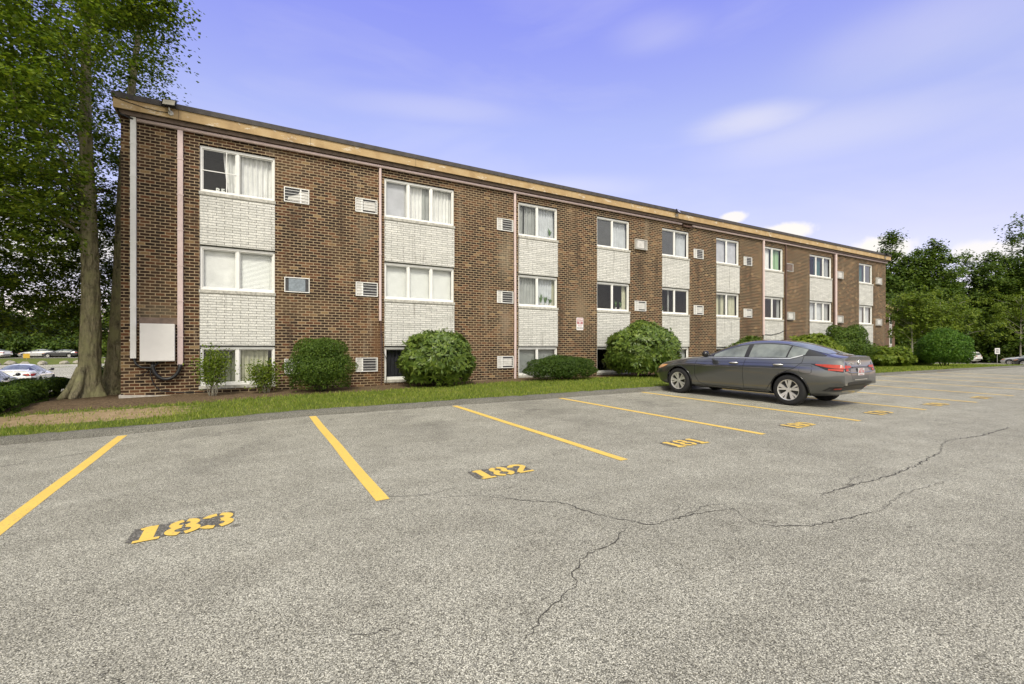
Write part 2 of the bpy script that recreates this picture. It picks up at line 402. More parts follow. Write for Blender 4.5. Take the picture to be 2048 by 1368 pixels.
def car_paint(name, col, metal=.5):
    m, nt, p = mat(name)
    f = noise(nt, objcoord(nt), 900, 2)
    c = ramp(nt, f, [(.3, tuple(x*.8 for x in col)), (.7, tuple(x*1.2 for x in col))]).outputs[0]
    nt.links.new(c, p.inputs['Base Color'])
    p.inputs['Metallic'].default_value = metal; p.inputs['Roughness'].default_value = .30; p.inputs['Coat IOR'].default_value = 1.75
    p.inputs['Coat Weight'].default_value = 1.; p.inputs['Coat Roughness'].default_value = .02
    return m
M['p_grey'] = car_paint('gunmetal_car_paint', (.118,.122,.120), .85)
M['p_white'] = car_paint('white_car_paint', (.76,.76,.74), 0)
M['p_silver'] = car_paint('silver_car_paint', (.50,.50,.49), .4)
M['p_black'] = car_paint('black_car_paint', (.014,.015,.019), 0)
def carglass():
    m, nt, p = mat('reflection_tinted_car_glass')
    c = ramp(nt, noise(nt, objcoord(nt), 2.3, 4, .6), [(.35,(.05,.062,.056)), (.65,(.17,.195,.178))]).outputs[0]  # green-grey of reflected trees put into the glass colour
    nt.links.new(c, p.inputs['Base Color']); p.inputs['Roughness'].default_value = .03
    p.inputs['IOR'].default_value = 1.75; p.inputs['Specular IOR Level'].default_value = .8
    return m
M['carglass'] = carglass()
M['trim_black'] = simple('gloss_black_trim', (.012,.012,.013), .18)
M['rubber'] = simple('tyre_rubber', (.011,.011,.011), .85, var=.2, scale=20)
M['chrome'] = simple('bright_chrome', (.84,.83,.78), .34, 1, var=.02)
M['alloy'] = simple('silver_alloy', (.66,.65,.62), .3, .7, var=.04)
M['red_lens'] = simple('red_lamp_lens', (.36,.028,.008), .35, var=.2, scale=10)
M['amber_lens'] = simple('amber_lamp_lens', (.60,.30,.12), .1, var=.2, scale=10, coat=1)
M['clear_lens'] = simple('clear_lamp_lens', (.55,.54,.50), .1, var=.1, coat=1)
M['plate'] = simple('white_number_plate', (.50,.50,.49), .5, var=.03)
M['plate_red'] = simple('red_plate_paint', (.38,.06,.07), .5)
M['line'] = simple('panel_gap', (.008,.008,.009), .8)
M['sign_white'] = simple('white_sign_enamel', (.74,.72,.70), .45, var=.05)
M['sign_red'] = simple('faded_red_sign_paint', (.40,.16,.17), .5, var=.12)
M['sign_black'] = simple('dark_sign_paint', (.05,.05,.06), .5)
M['sign_yellow'] = simple('yellow_sign_enamel', (.50,.32,.03), .5)
M['steel'] = simple('galvanised_steel', (.34,.34,.33), .45, .6, var=.15)
M['lamp_face'] = simple('unlit_lamp_lens', (.36,.34,.28), .2, var=.1, coat=1)
M['plant_green'] = simple('house_plant_leaf', (.07,.14,.04), .5, var=.4, scale=20)
M['pot'] = simple('pale_flower_pot', (.60,.58,.54), .6, var=.1)
M['far_wall'] = simple('weathered_brown_brick_far', (.13,.075,.042), .9, var=.35, scale=3)

# ------------------------------------------------------------------ terrain
FX = [-60,-10,-1.7,1.0,9.3,30,60,130]; FZ = [-.6,-.25,-.098,.0079,.0714,.137,.10,-.2]
def asph(X, Y): return np.interp(X, FX, FZ) + .0155*np.clip(Y, -40, 9.3)
CUR0, CUR1 = 9.33, 9.58
def ground(X, Y):
    X = np.asarray(X, float); Y = np.asarray(Y, float)
    curb = np.interp(X, FX, FZ) + .0155*9.3 + .085
    wall = np.interp(X, [-20,-6,-2.68,3.6,8.3,36,60], [-.25,.10,.205,.265,.325,.33,.30])
    t = npss((Y-CUR1)/4.6)
    z = curb*(1-t) + wall*t
    left = 1 - npss((X+2)/20)
    z = z - .92*npss((Y-16.5)/12)*left + 1.0*npss((Y-86)/12)*left
    z = z - .95*npss((X-38)/42)
    z = z + .02*(vnoise(X*1.3, Y*1.3, 3)-.5) + .012*(vnoise(X*4, Y*4, 5)-.5)
    return z
def gz(x, y): return float(ground(x, y))

def grid(name, xs, ys, fz, m, label=None, thick=0):
    X, Y = np.meshgrid(xs, ys); Z = fz(X, Y)
    V = np.stack([X.ravel(), Y.ravel(), Z.ravel()], 1)
    nx, ny = len(xs), len(ys)
    i = np.arange(nx-1); j = np.arange(ny-1); I, J = np.meshgrid(i, j)
    a = (J*nx+I).ravel(); F = np.stack([a, a+1, a+nx+1, a+nx], 1)
    return np_mesh(name, V, F, m, None, True), V

lot, _ = grid('parking_lot', np.concatenate([np.arange(-60,-6,6), np.arange(-6,40,.5), np.arange(40,161,8)]), np.concatenate([[-90,-60,-30,-15,-5], np.arange(0,9.4,.6), [CUR0+.02]]), asph, M['asphalt'])
tag(lot, 'worn grey asphalt parking lot with cracks and oil stains', 'parking lot', kind='structure')

# asphalt berm curb: rough, rounded section swept along X
def build_curb():
    xs = np.concatenate([np.arange(-60,-12,4), np.arange(-12,45,.12), np.arange(45,160,4)])
    prof = [(-.03,-.03), (.0,.012), (.035,.06), (.085,.088), (.16,.098), (.24,.094), (.30,.02)]
    V = []
    for k, (dy, dz) in enumerate(prof):
        base = asph(xs, np.full_like(xs, 9.3))
        r = (vnoise(xs*3.1, xs*0+k, 9)-.5)*.035 + (vnoise(xs*.5, xs*0, 2)-.5)*.09
        r2 = (vnoise(xs*6, xs*0+k*3, 4)-.5)*.022
        V.append(np.stack([xs, CUR0+dy+r*(1 if 0 < k < 6 else .5), base+dz+r2*(1 if 1 < k < 6 else 0)], 1))
    n = len(xs); V = np.concatenate(V); F = []
    for k in range(len(prof)-1):
        a = np.arange(n-1) + k*n
        F.append(np.stack([a, a+1, a+n+1, a+n], 1))
    o = np_mesh('curb', V, np.concatenate(F), M['curb'], None, True)
    tag(o, 'low rounded asphalt berm curb along the lawn', 'curb', kind='structure')
build_curb()

def masks(X, Y):
    mul = npss((Y - np.interp(X, [-8,-2.7,0,3,6,12,30], [11.9,11.9,12.1,12.3,12.7,12.9,13.2]))/.9) * (1-npss((Y-24)/3)) * (1-npss((X-36)/2))
    dirt = npss((Y-10.35)/.5)*(1-npss((Y-11.75)/.7))*(1-npss((X+2.1)/1.9))
    return mul, dirt
xs = np.concatenate([[-300,-200,-140,-100,-80], np.arange(-60,-10,2), np.arange(-10,6,.25), np.arange(6,42,.5), np.arange(42,100,2), [110,130,160,200,300,400]])
ys = np.concatenate([[9.55,9.62], np.arange(9.75,18,.25), np.arange(18,40,1), np.arange(40,110,4), [120,150,200,300,400]])
lawn, LV = grid('lawn', xs, ys, ground, M['lawn'])
mu, di = masks(LV[:,0], LV[:,1])
for nm, dat in (('mulch', mu), ('dirt', di)):
    a = lawn.data.attributes.new(nm, 'FLOAT', 'POINT'); a.data.foreach_set('value', dat.astype(np.float32))
tag(lawn, 'lawn strip with bare dirt path and mulch beds along the building', 'lawn', kind='structure')

st, _ = grid('street', np.linspace(-34,-8.6,14), np.linspace(20,90,36), lambda X, Y: ground(X, Y)+.035, M['street'])
tag(st, 'pale asphalt drive beyond the hedge', 'street', kind='structure')
stl, _ = grid('street', np.linspace(-60,4,14), np.linspace(101,118,8), lambda X, Y: ground(X, Y)+.05, M['street'])
tag(stl, 'far car park behind the stone bank', 'street', kind='structure')
str_, _ = grid('street', np.linspace(63,100,12), np.linspace(12.5,30,10), lambda X, Y: ground(X, Y)+.03, M['asphalt'])
tag(str_, 'second parking strip in front of the woods', 'street', kind='structure')

# ------------------------------------------------------------------ grass
def grass():
    n = 230000
    X = RNG.uniform(-7.5, 46, n); Y = CUR1 + .02 + RNG.random(n)**1.0*4.6
    d = np.hypot(X, Y)
    keep = RNG.random(n) < np.clip(11/d, .25, 1)**1.2
    mu, di = masks(X, Y)
    nz = vnoise(X*2.2, Y*2.2, 11)*.6 + vnoise(X*6, Y*6, 12)*.4
    dens = np.clip((1-mu*1.05)*(1-di*.86)*(.35 + .9*nz), 0, 1)
    keep &= RNG.random(n) < dens
    X, Y = X[keep], Y[keep]; n = len(X); Z = ground(X, Y)
    d = np.hypot(X, Y)
    h = RNG.uniform(.022, .065, n)*(1+.5*vnoise(X*1.1, Y*1.1, 21)); w = RNG.uniform(.004, .008, n)*np.clip(d/10, 1, 3)
    a = RNG.uniform(0, 2*np.pi, n); l = RNG.uniform(-.6, .6, (n,2))*h[:,None]
    ca, sa = np.cos(a)*w, np.sin(a)*w
    B = np.stack([X, Y, Z-.005], 1)
    v0 = B + np.stack([ca, sa, 0*ca], 1); v1 = B - np.stack([ca, sa, 0*ca], 1)
    v2 = B + np.stack([l[:,0], l[:,1], h], 1)
    V = np.stack([v0, v1, v2], 1).reshape(-1, 3); F = np.arange(n*3).reshape(-1, 3)
    o = np_mesh('grass', V, F, M['grass'])
    tag(o, 'short yellow green grass on the strip beside the curb', 'grass', kind='stuff')
grass()

# ------------------------------------------------------------------ paint on the asphalt
def ribbon(pts, w, dz=.004, n=1):
    """flat strip on the asphalt along a polyline"""
    mb = MB(); P = [Vector((*p, 0)) for p in pts]; L = []
    for i, p in enumerate(P):
        t = (P[min(i+1,len(P)-1)] - P[max(i-1,0)]).normalized(); nrm = Vector((-t.y, t.x, 0))
        ww = w[i] if hasattr(w, '__len__') else w
        L.append((p+nrm*ww/2, p-nrm*ww/2))
    vs = []; fs = []
    for i, (a, b) in enumerate(L):
        for q in (a, b): vs.append((q.x, q.y, float(asph(q.x, q.y))+dz))
        if i: fs.append((2*i-2, 2*i-1, 2*i+1, 2*i))
    mb.add(vs, fs); return mb

LX = [-1.70, 1.02, 3.83, 6.63, 9.29, 12.07, 14.67, 17.4, 20.1, 22.85, 25.6, 28.3]
nums = [183, 182, 181, 180, 179, 178, 177]
def linelabel(i):
    if i == 0: return 'yellow stall line on the left of the number 183'
    if i < 7: return f'yellow stall line between the numbers {nums[i-1]} and {nums[i]}'
    if i == 7: return 'yellow stall line just beyond the number 177'
    k = i - 8
    return ['first', 'second', 'third', 'fourth'][k] + ' faded far stall line past the numbered stalls'
for i, x in enumerate(LX):
    y0 = 4.1 + .03*math.sin(i*3)
    if i == 0: y0 = 3.95
    pts = [(x + .004*math.sin(i*2+k*.7) - (.03*(9.3-y)/5 if i == 3 else 0), y) for k, y in enumerate(np.linspace(y0, 9.26, 18))]
    if i == 3: pts = [(6.58 + .12*(9.26-y)/5.1, y) for y in np.linspace(4.2, 9.26, 18)]
    o = ribbon(pts, .118).build('stall_line', M['yellow'])
    tag(o, linelabel(i), 'painted line', 'yellow lines between the stalls')

def arc(cx, cy, rx, ry, a0, a1, n=14):
    return [(cx+rx*math.cos(math.radians(a0+(a1-a0)*i/n)), cy+ry*math.sin(math.radians(a0+(a1-a0)*i/n))) for i in range(n+1)]
# stencil numerals on a 1 x 1.6 cell, as pen strokes with a bridge gap
DIG = {
 '0': [arc(.5,.8,.33,.62,100,260), arc(.5,.8,.33,.62,-80,80)],
 '1': [[(.55,.08),(.55,1.52)], [(.28,1.32),(.58,1.46)], [(.22,.09),(.90,.09)]],
 '2': [arc(.5,1.12,.32,.32,175,-25,14)+[(.42,.50),(.2,.14)], [(.16,.11),(.92,.11)]],
 '3': [arc(.46,1.14,.34,.33,165,95), arc(.46,1.14,.34,.33,78,-70), arc(.46,.46,.37,.36,70,-72), arc(.46,.46,.37,.36,-98,-165)],
 '7': [[(.14,1.46),(.88,1.46)], [(.82,1.38),(.42,.08)]],
 '8': [arc(.5,1.15,.30,.31,100,260), arc(.5,1.15,.30,.31,-80,80), arc(.5,.46,.36,.36,102,258), arc(.5,.46,.36,.36,-78,78)],
 '9': [arc(.5,1.08,.32,.38,100,262), arc(.5,1.08,.32,.38,-80,80), [(.80,.98),(.74,.55),(.58,.25),(.25,.13)]],
}
def stall_number(n, x0, y0, wid=.68, hgt=.325):
    root = thing('stall_number', f'painted stall number {n} in yellow stencil on a black patch', 'stall number', (x0+wid/2, y0, float(asph(x0+wid/2, y0))), 0, 'painted stall numbers')
    ox, oy, oz = root.location
    jag = lambda: random.uniform(-.020, .014)
    pts_t = [(x0+.0+wid*.97*k/21, y0+hgt*1.0+jag()) for k in range(22)]
    pts_b = [(x0-.01+wid*.95*k/21, y0+.03+jag()) for k in range(22)]
    mb = MB()
    vs = [(x, y, float(asph(x,y))+.004) for x, y in pts_b+pts_t]
    mb.add([(a-ox,b-oy,c-oz) for a,b,c in vs], [(k,k+1,23+k,22+k) for k in range(21)])
    mb.build('black_patch', M['black_paint'], root)
    s = hgt/1.6; cw = wid/3.0
    for k, ch in enumerate(str(n)):
        mb = MB()
        for q, stt in enumerate(DIG[ch]):
            pts = [(x0+k*cw+ (px-.08)*cw*1.02, y0+py*s) for px, py in stt]
            wv = .062 if not (ch == '1' and q == 0) else .085
            if q and ch in '12' : wv = .045
            rb = ribbon(pts, wv, .0060+.0004*q)
            mb.add([(a-ox,b-oy,c-oz) for a,b,c in rb.v], rb.f)
        mb.build('numeral', M['yellow'], root)
for n, x0 in zip(nums, [-.76, 2.02, 4.86, 7.6, 10.38, 13.0, 15.75]):
    stall_number(n, x0, 4.22)

def crack(pts, w=.014):
    out = []; 
    for i in range(len(pts)-1):
        a, b = np.array(pts[i]), np.array(pts[i+1]); L = np.linalg.norm(b-a); k = max(2, int(L/.035))
        nrm = np.array([-(b-a)[1], (b-a)[0]])/L
        for t in range(k):
            out.append(a + (b-a)*t/k + nrm*random.uniform(-.016,.016))
    out.append(np.array(pts[-1]))
    n = len(out)
    ws = [max(.004, 1.05*w*random.uniform(.25,1.2)*min(1, (i+2)/8, (n-i+2)/8)) for i in range(n)]
    return ribbon([tuple(p) for p in out], ws, .003)
cm = MB()
for pts, w in [
 ([(1.92,3.76),(2.07,3.52),(2.34,3.30),(2.45,2.90),(2.57,2.69),(2.67,2.55),(3.02,2.55),(3.36,2.52),(3.52,2.46)], .012),
 ([(3.38,2.23),(3.46,2.08),(3.69,1.95),(4.02,1.90),(4.52,1.84)], .011),
 ([(2.47,2.61),(2.17,2.44),(1.91,2.41),(1.70,2.26),(1.63,2.14)], .010), ([(1.63,2.14),(1.42,2.05),(1.12,1.86)], .006),
 ([(4.51,2.30),(5.05,2.30),(5.78,2.27),(6.49,2.31),(7.55,2.44)], .016), ([(8.62,2.68),(9.37,2.57),(10.77,2.60)], .018),
 ([(3.52,2.46),(3.44,2.34),(3.38,2.23)], .005), ([(4.52,1.84),(5.2,1.95),(6.1,1.9)], .006), ([(7.55,2.44),(8.1,2.6),(8.62,2.68)], .008), ([(2.07,3.52),(1.75,3.85),(1.45,3.9)], .005), ([(5.05,2.30),(5.3,2.42),(5.7,2.40)], .007), ([(.60,2.26),(.42,2.33)], .005), ([(.98,4.22),(1.35,4.05),(1.7,4.1)], .006), ([(2.95,2.62),(3.2,2.75)], .006),
 ([(3.02,2.55),(3.3,2.62),(3.6,2.58)], .006), ([(-3.2,7.4),(-2.2,7.9),(-1.2,8.6)], .012), ([(4.9,6.2),(5.5,6.6)], .008)]:
    r = crack(pts, w); cm.add(r.v, r.f)
tag(cm.build('crack', M['crack']), 'branching dark cracks across the asphalt', 'crack', kind='structure')

# ------------------------------------------------------------------ apartment building
BX0, BX1, BY1 = -2.70, 36.35, 28.5
BAYS = [(-1.11,.64,2), (3.66,5.99,3), (8.47,10.20,2), (12.10,13.86,2), (15.75,17.50,2), (19.38,21.13,2), (23.10,24.86,2), (27.38,29.74,3), (32.88,34.64,2)]
ZT = [(5.48,6.70), (2.93,4.08), (.42,1.45)]       # windows, top to bottom row
bld = thing('apartment_building', 'three storey brown brick apartment block with white brick panels under the windows', 'building', (0,0,0))

def facade():
    mb = MB()
    cols = [BX0] + [x for b in BAYS for x in b[:2]] + [BX1]
    zb, zt = -.15, 7.13
    for i in range(len(cols)-1):
        a, b = cols[i], cols[i+1]
        if i % 2 == 0:
            mb.quad((a,W,zb),(b,W,zb),(b,W,zt),(a,W,zt))
        else:
            mb.quad((a,W,zb),(b,W,zb),(b,W,.40),(a,W,.40)); mb.quad((a,W,6.72),(b,W,6.72),(b,W,zt),(a,W,zt))
            d = .16
            mb.quad((a,W,.40),(a,W,6.72),(a,W+d,6.72),(a,W+d,.40)); mb.quad((b,W,.40),(b,W+d,.40),(b,W+d,6.72),(b,W,6.72))
            mb.quad((a,W,6.72),(b,W,6.72),(b,W+d,6.72),(a,W+d,6.72)); mb.quad((a,W,.40),(a,W+d,.40),(b,W+d,.40),(b,W,.40))
    mb.quad((BX0,BY1,zb),(BX0,W,zb),(BX0,W,zt),(BX0,BY1,zt))
    mb.quad((BX1,W,zb),(BX1,BY1,zb),(BX1,BY1,zt),(BX1,W,zt))
    mb.quad((BX1,BY1,zb),(BX0,BY1,zb),(BX0,BY1,zt),(BX1,BY1,zt))
    mb.build('wall', M['brick'], bld)
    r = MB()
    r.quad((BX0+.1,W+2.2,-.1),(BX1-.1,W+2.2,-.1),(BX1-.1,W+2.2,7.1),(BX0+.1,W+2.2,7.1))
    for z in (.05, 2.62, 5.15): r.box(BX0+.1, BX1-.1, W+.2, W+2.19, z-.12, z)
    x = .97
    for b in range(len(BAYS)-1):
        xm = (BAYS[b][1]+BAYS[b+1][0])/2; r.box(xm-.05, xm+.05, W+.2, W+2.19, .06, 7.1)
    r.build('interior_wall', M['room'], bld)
    # roof edge
    o1, l = .25, .10
    mb = MB(); mb.box(BX0-l-.03, BX1+l+.03, W-o1-.03, BY1+.2, 7.372, 7.50); mb.build('roof', M['roof_edge'], bld)
    mb = MB(); mb.box(BX0-l, BX1+l, W-o1, W-o1+.04, 7.135, 7.370); mb.box(BX0-l, BX0-l+.04, W-o1+.041, BY1, 7.135, 7.370); mb.box(BX1+l-.04, BX1+l, W-o1+.041, BY1, 7.135, 7.370)
    mb.build('fascia', M['fascia'], bld)
    mb = MB(); mb.box(BX0-l+.042, BX1+l-.042, W-o1+.042, BY1, 7.150, 7.20); mb.build('soffit', M['dark'], bld)
    mb = MB(); mb.box(BX0-.01, BX1+.01, W-.14, W-.003, 7.045, 7.148); mb.build('frieze', M['brown_board'], bld)
    mb = MB(); mb.box(BX0-.03, -1.5, W-.045, W+.2, -.15, .275)
    f = mb.build('foundation', M['concrete'], bld)
    for v in f.data.vertices:
        if v.co.z > .1 and v.co.x > -2: v.co.z -= .07
facade()

def folded(mb, x0, x1, z0, z1, y, folds, amp, taper=0., seed=0):
    """hanging curtain: sinusoidal folds, taper > 0 pulls the foot to the right"""
    rr = random.Random(seed); n = max(12, folds*8); ph = rr.random()*6
    vs = []; fs = []
    for j in range(7):
        t = j/6
        for i in range(n+1):
            u = i/n
            lx = x0 + taper*(t**1.5); x = lx + (x1-lx)*u
            yy = y + amp*math.sin(ph + u*folds*2*math.pi + .4*math.sin(t*2+u*5)) + amp*.4*math.sin(u*folds*5+t)
            vs.append((x, yy, z1 + (z0-z1)*t))
    for j in range(6):
        for i in range(n):
            a = j*(n+1)+i; fs.append((a, a+n+1, a+n+2, a+1))
    mb.add(vs, fs)

def window(b, row, xa, xb, z0, z1, npan, fills, muntin=False):
    YF = W+.06
    fw = .055
    mb = MB()
    mb.box(xa+.005, xb-.005, YF-.005, YF+.075, z1-fw-.01, z1-.004); mb.box(xa+.005, xb-.005, YF-.005, YF+.075, z0+.006, z0+fw+.012)
    mb.box(xa+.005, xa+fw, YF-.004, YF+.074, z0+fw+.013, z1-fw-.011); mb.box(xb-fw, xb-.005, YF-.004, YF+.074, z0+fw+.013, z1-fw-.011)
    if npan == 2: cuts = [xa+fw, (xa+xb)/2-.02, xb-fw]
    else: cuts = [xa+fw, xa+(xb-xa)*.335, xa+(xb-xa)*.66, xb-fw]
    for c in cuts[1:-1]: mb.box(c-.032, c+.032, YF+.004, YF+.07, z0+fw+.014, z1-fw-.012)
    if muntin:
        a, c = cuts[0], cuts[1]; zm = (z0+z1)/2-.02; xm = a+(c-a)*.68
        mb.box(a+.001, c-.033, YF+.001, YF+.018, zm-.011, zm+.011); mb.box(xm-.011, xm+.011, YF+.0, YF+.017, z0+fw+.014, z1-fw-.013)
    wn = mb.build('window', M['frame'], bld)
    sl = MB(); sl.box(xa-.012, xb+.012, W-.035, W+.055, z0-.075, z0+.004); s = sl.build('sill', M['sill'], wn)
    for k in range(npan):
        a = cuts[k] + (.034 if k else .002); c = cuts[k+1] - (.034 if k < npan-1 else .002)
        lo, hi = z0+fw+.016, z1-fw-.014
        # sash round the pane
        sm = MB(); t = .022; yo = .02 + .014*(k % 2)
        sm.box(a, c, YF+yo, YF+yo+.025, hi-t, hi); sm.box(a, c, YF+yo, YF+yo+.025, lo, lo+t)
        sm.box(a, a+t, YF+yo+.001, YF+yo+.024, lo+t, hi-t); sm.box(c-t, c, YF+yo+.001, YF+yo+.024, lo+t, hi-t)
        sm.build('sash', M['frame'], wn)
        g = MB(); g.box(a+t-.004, c-t+.004, YF+yo+.009, YF+yo+.014, lo+t-.004, hi-t+.004); g.build('pane', M['glass'], wn)
        for fi in fills[k]:
            kind = fi[0]; u0, u1 = (fi[1], fi[2]) if len(fi) > 2 else (0., 1.)
            fa, fc = a + (c-a)*u0, a + (c-a)*u1
            sd = b*31+row*7+k
            if kind.startswith('c_'):
                q = MB(); folded(q, fa-.01, fc+.01, lo-.02, hi+.02, YF+.17, max(2, int((fc-fa)*9)), .022, fi[3] if len(fi) > 3 else 0, sd)
                q.build('curtain', M[kind], wn, True)
            elif kind == 'shade':
                q = MB(); q.box(fa-.01, fc+.01, YF+.13, YF+.134, lo-.02, hi+.02); q.build('shade_reflection_sheet', M[fi[3]], wn)
            elif kind in ('blind', 'blind_grey'):
                q = MB(); nz = int((hi-lo)/.034)
                for i in range(nz):
                    zz = lo + (i+.5)*(hi-lo)/nz
                    q.quad((fa,YF+.150,zz+.016),(fc,YF+.150,zz+.016),(fc,YF+.138,zz-.015),(fa,YF+.138,zz-.015))
                for cx in (fa+.1*(fc-fa), fc-.1*(fc-fa)): q.box(cx-.002, cx+.002, YF+.130, YF+.132, lo, hi)
                q.build('slat_blind', M[kind], wn)
            elif kind == 'screen':
                q = MB(); q.box(fa, fc, YF+yo+.03, YF+yo+.032, lo, hi); q.build('insect_screen', M['screen'], wn)
    return wn

S = lambda m, a=0, b=1: ('shade', a, b, M and m)
FILL = {  # (bay, row): one list per pane
 (0,0): [[('c_white',.62,1,.12)], [('c_white',)]],
 (0,1): [[('shade',0,1,'c_white')], [('blind',)]],
 (0,2): [[('c_olive',)], [('c_beige',0,.85)]],
 (1,0): [[('shade',0,.9,'c_lav'),('c_white',.9,1)], [('c_white',0,.68,.03),('c_grey',.66,1)], [('c_white',)]],
 (1,1): [[('blind',)], [('blind',)], [('blind',)]],
 (1,2): [[('c_black',)], [('c_black',)], [('c_black',)]],
 (2,0): [[('c_grey',.12,.3),('c_grey',.42,.78),('c_grey',.8,1)], [('c_pale',)]],
 (2,1): [[('c_grey',)], [('c_beige',.86,1),('c_pale',0,.86)]],
 (2,2): [[('blind_grey',)], [('blind_grey',)]],
 (3,0): [[('screen',)], [('c_pale',)]],
 (3,1): [[], [('c_beige',.76,1)]],
 (3,2): [[], [('c_olive',.6,1)]],
 (4,0): [[('screen',),('c_grey',.25,.32)], [('c_grey',0,.25),('c_pale',.3,1)]],
 (4,1): [[('c_grey',.72,.8)], []],
 (4,2): [[('c_grey',)], [('c_grey',)]],
 (5,0): [[('shade',0,1,'c_lav')], [('shade',0,1,'c_lav'),('c_white',.9,1)]],  # flat lavender sheets stand in for the sky reflected in these panes
 (5,1): [[('c_beige',.05,.5),('c_olive',.5,.7),('c_beige',.72,1)], [('c_beige',.4,1),('c_olive',0,.4)]],
 (5,2): [[('c_grey',)], []],
 (6,0): [[('c_white',)], [('c_green',.12,.5),('c_green',.58,1)]],
 (6,1): [[], [('c_grey',.75,1)]],
 (6,2): [[], []],
 (7,0): [[], [('c_teal',.05,.95)], [('c_grey',.5,1)]],
 (7,1): [[('c_pale',)], [('c_pale',)], [('c_grey',)]],
 (7,2): [[('c_grey',)], [], []],
 (8,0): [[('c_teal',.1,.95)], [('screen',)]],
 (8,1): [[('c_pale',)], [('c_pale',.45,1)]],
 (8,2): [[('c_pale',)], []],
}
for b, (xa, xb, npan) in enumerate(BAYS):
    for r, (z0, z1) in enumerate(ZT):
        window(b, r, xa, xb, z0, z1, npan, FILL[(b, r)], muntin=(b == 0 and r == 0))
    for (lo, hi) in ((ZT[1][1]+.004, ZT[0][0]-.077), (ZT[2][1]+.004, ZT[1][0]-.077)):
        q = MB(); q.box(xa+.006, xb-.006, W-.012, W+.155, lo+.028, hi); q.build('brick_panel', M['white_brick'], bld)

# air conditioners through the wall
ACS = [(.86,5.52,0),(2.79,5.52,1),(7.59,5.57,1),(14.12,5.58,3),(17.78,5.56,1),(21.45,5.56,1),(25.08,5.56,4),(30.18,5.54,3),(34.98,5.52,3),
       (.87,2.99,2),(2.80,2.99,1),(7.59,3.01,1),(14.12,2.99,1),(17.78,2.97,1),(21.45,2.96,1),(25.12,2.94,3),(30.18,2.92,3),(34.98,2.88,3),
       (.87,.69,1),(2.80,.70,1),(7.60,.71,1)]
def aircon(x, z, kind):
    w, h = .65, .42; t = .022; yo = -.035 if kind != 3 else -.10
    mb = MB()
    mb.box(x, x+w, W+yo, W-.002, z, z+t); mb.box(x, x+w, W+yo, W-.002, z+h-t, z+h)
    mb.box(x, x+t, W+yo+.001, W-.002, z+t, z+h-t); mb.box(x+w-t, x+w, W+yo+.001, W-.002, z+t, z+h-t)
    fr = mb.build('air_conditioner', M['frame'] if kind in (0,1,2) else M['ac_body'], bld)
    q = MB(); q.box(x+t, x+w-t, W-.011, W-.003, z+t, z+h-t); q.build('recess', M['ac_dark'], fr)
    rr = random.Random(int(x*10+z*100))
    if kind in (0, 1):
        q = MB()
        for k in range(1, 5): q.box(x+t, x+w-t, W+yo+.004, W+yo+.012, z+h*k/5-.005, z+h*k/5+.005)
        cx = x + w*(.30 if kind == 1 else .66); q.box(cx-.02, cx+.02, W+yo+.014, W+yo+.018, z+t, z+h-t)
        if rr.random() < .6: q.box(x+w*.93-.006, x+w*.93+.006, W+yo+.014, W+yo+.018, z+t, z+h-t)
        q.build('grille', M['frame'], fr)
        q = MB()
        if kind == 0:   # torn sheet of insulation behind the bars
            q.add([(x+.09,W-.016,z+.05),(x+w-.03,W-.016,z+.04),(x+w-.03,W-.016,z+h-.06),(x+w*.62,W-.016,z+h-.09),(x+w*.55,W-.016,z+h*.55),(x+.12,W-.016,z+h*.40)], [(0,1,2,3,4,5)])
        else:
            q.box(x+w*.05, x+w*.27, W-.018, W-.012, z+t+.01, z+h-t-.01)
            if rr.random() < .6: q.box(x+w*.36, x+w*.9, W-.020, W-.012, z+t+.05, z+h-t-.06)
        q.build('back_panel', M['ac_body'], fr)
    elif kind == 2:
        q = MB(); q.box(x+.11, x+w-.11, W-.025, W-.012, z+.035, z+h-.035); q.build('back_panel', M['ac_blue'], fr)
    elif kind == 3:
        q = MB(); q.box(x+t+.05, x+w*.72, W+yo+.008, W-.012, z+.05, z+h-.05)
        for k in range(7): q.box(x+w*.74, x+w-t-.01, W+yo+.008, W+yo+.02, z+.05+k*.047, z+.075+k*.047)
        q.build('back_panel', M['ac_body'], fr)
    else:
        q = MB(); q.box(x+.1, x+w-.05, W-.02, W-.012, z+.05, z+h-.05); q.build('back_panel', M['brown_board'], fr)
for a in ACS: aircon(*a)

# conduits and drain pipes on the facade
def pipe(x, z0, z1, r, m, y=W-.055, joints=(), box=False, bow=0):
    mb = MB()
    if box:
        mb.box(x-r, x+r, y-r*.8, W-.002, z0, z1)
        for z in joints: mb.box(x-r-.012, x+r+.012, y-r*.8-.006, W-.004, z-.012, z+.012)
    else:
        pts = [(x+bow*math.sin(k*.9), y, z0+(z1-z0)*k/6) for k in range(7)]
        mb.tube(pts, r, 10)
        for z in joints: mb.tube([(x,y,z-.03),(x,y,z+.03)], r+.01, 10)
    return mb.build('conduit', m, bld, False)
pipe(-2.45, 1.16, 7.04, .056, M['white_pipe'], y=W-.05, joints=[1.6,2.4,3.2,4.0,4.8,5.6,6.4], box=True)
pipe(-1.51, .98, 6.93, .057, M['pink_pipe'], y=W-.055, joints=[1.7,2.6,3.5,4.4,5.3,6.2], box=True)
pipe(3.52, 2.25, 6.94, .040, M['pink_pipe'], joints=[4.3]); pipe(3.55, .2, 2.22, .02, M['brown_pipe'], joints=[1.9], bow=.012)
pipe(8.30, .2, 6.94, .045, M['pink_pipe'], joints=[4.4], bow=.008)
pipe(23.02, 2.1, 6.94, .06, M['pink_pipe']); pipe(25.0, 1.2, 7.02, .04, M['brown_pipe']); pipe(30.05, 1.2, 6.94, .07, M['pink_pipe']); pipe(29.86, 1.2, 6.94, .035, M['brown_pipe'])
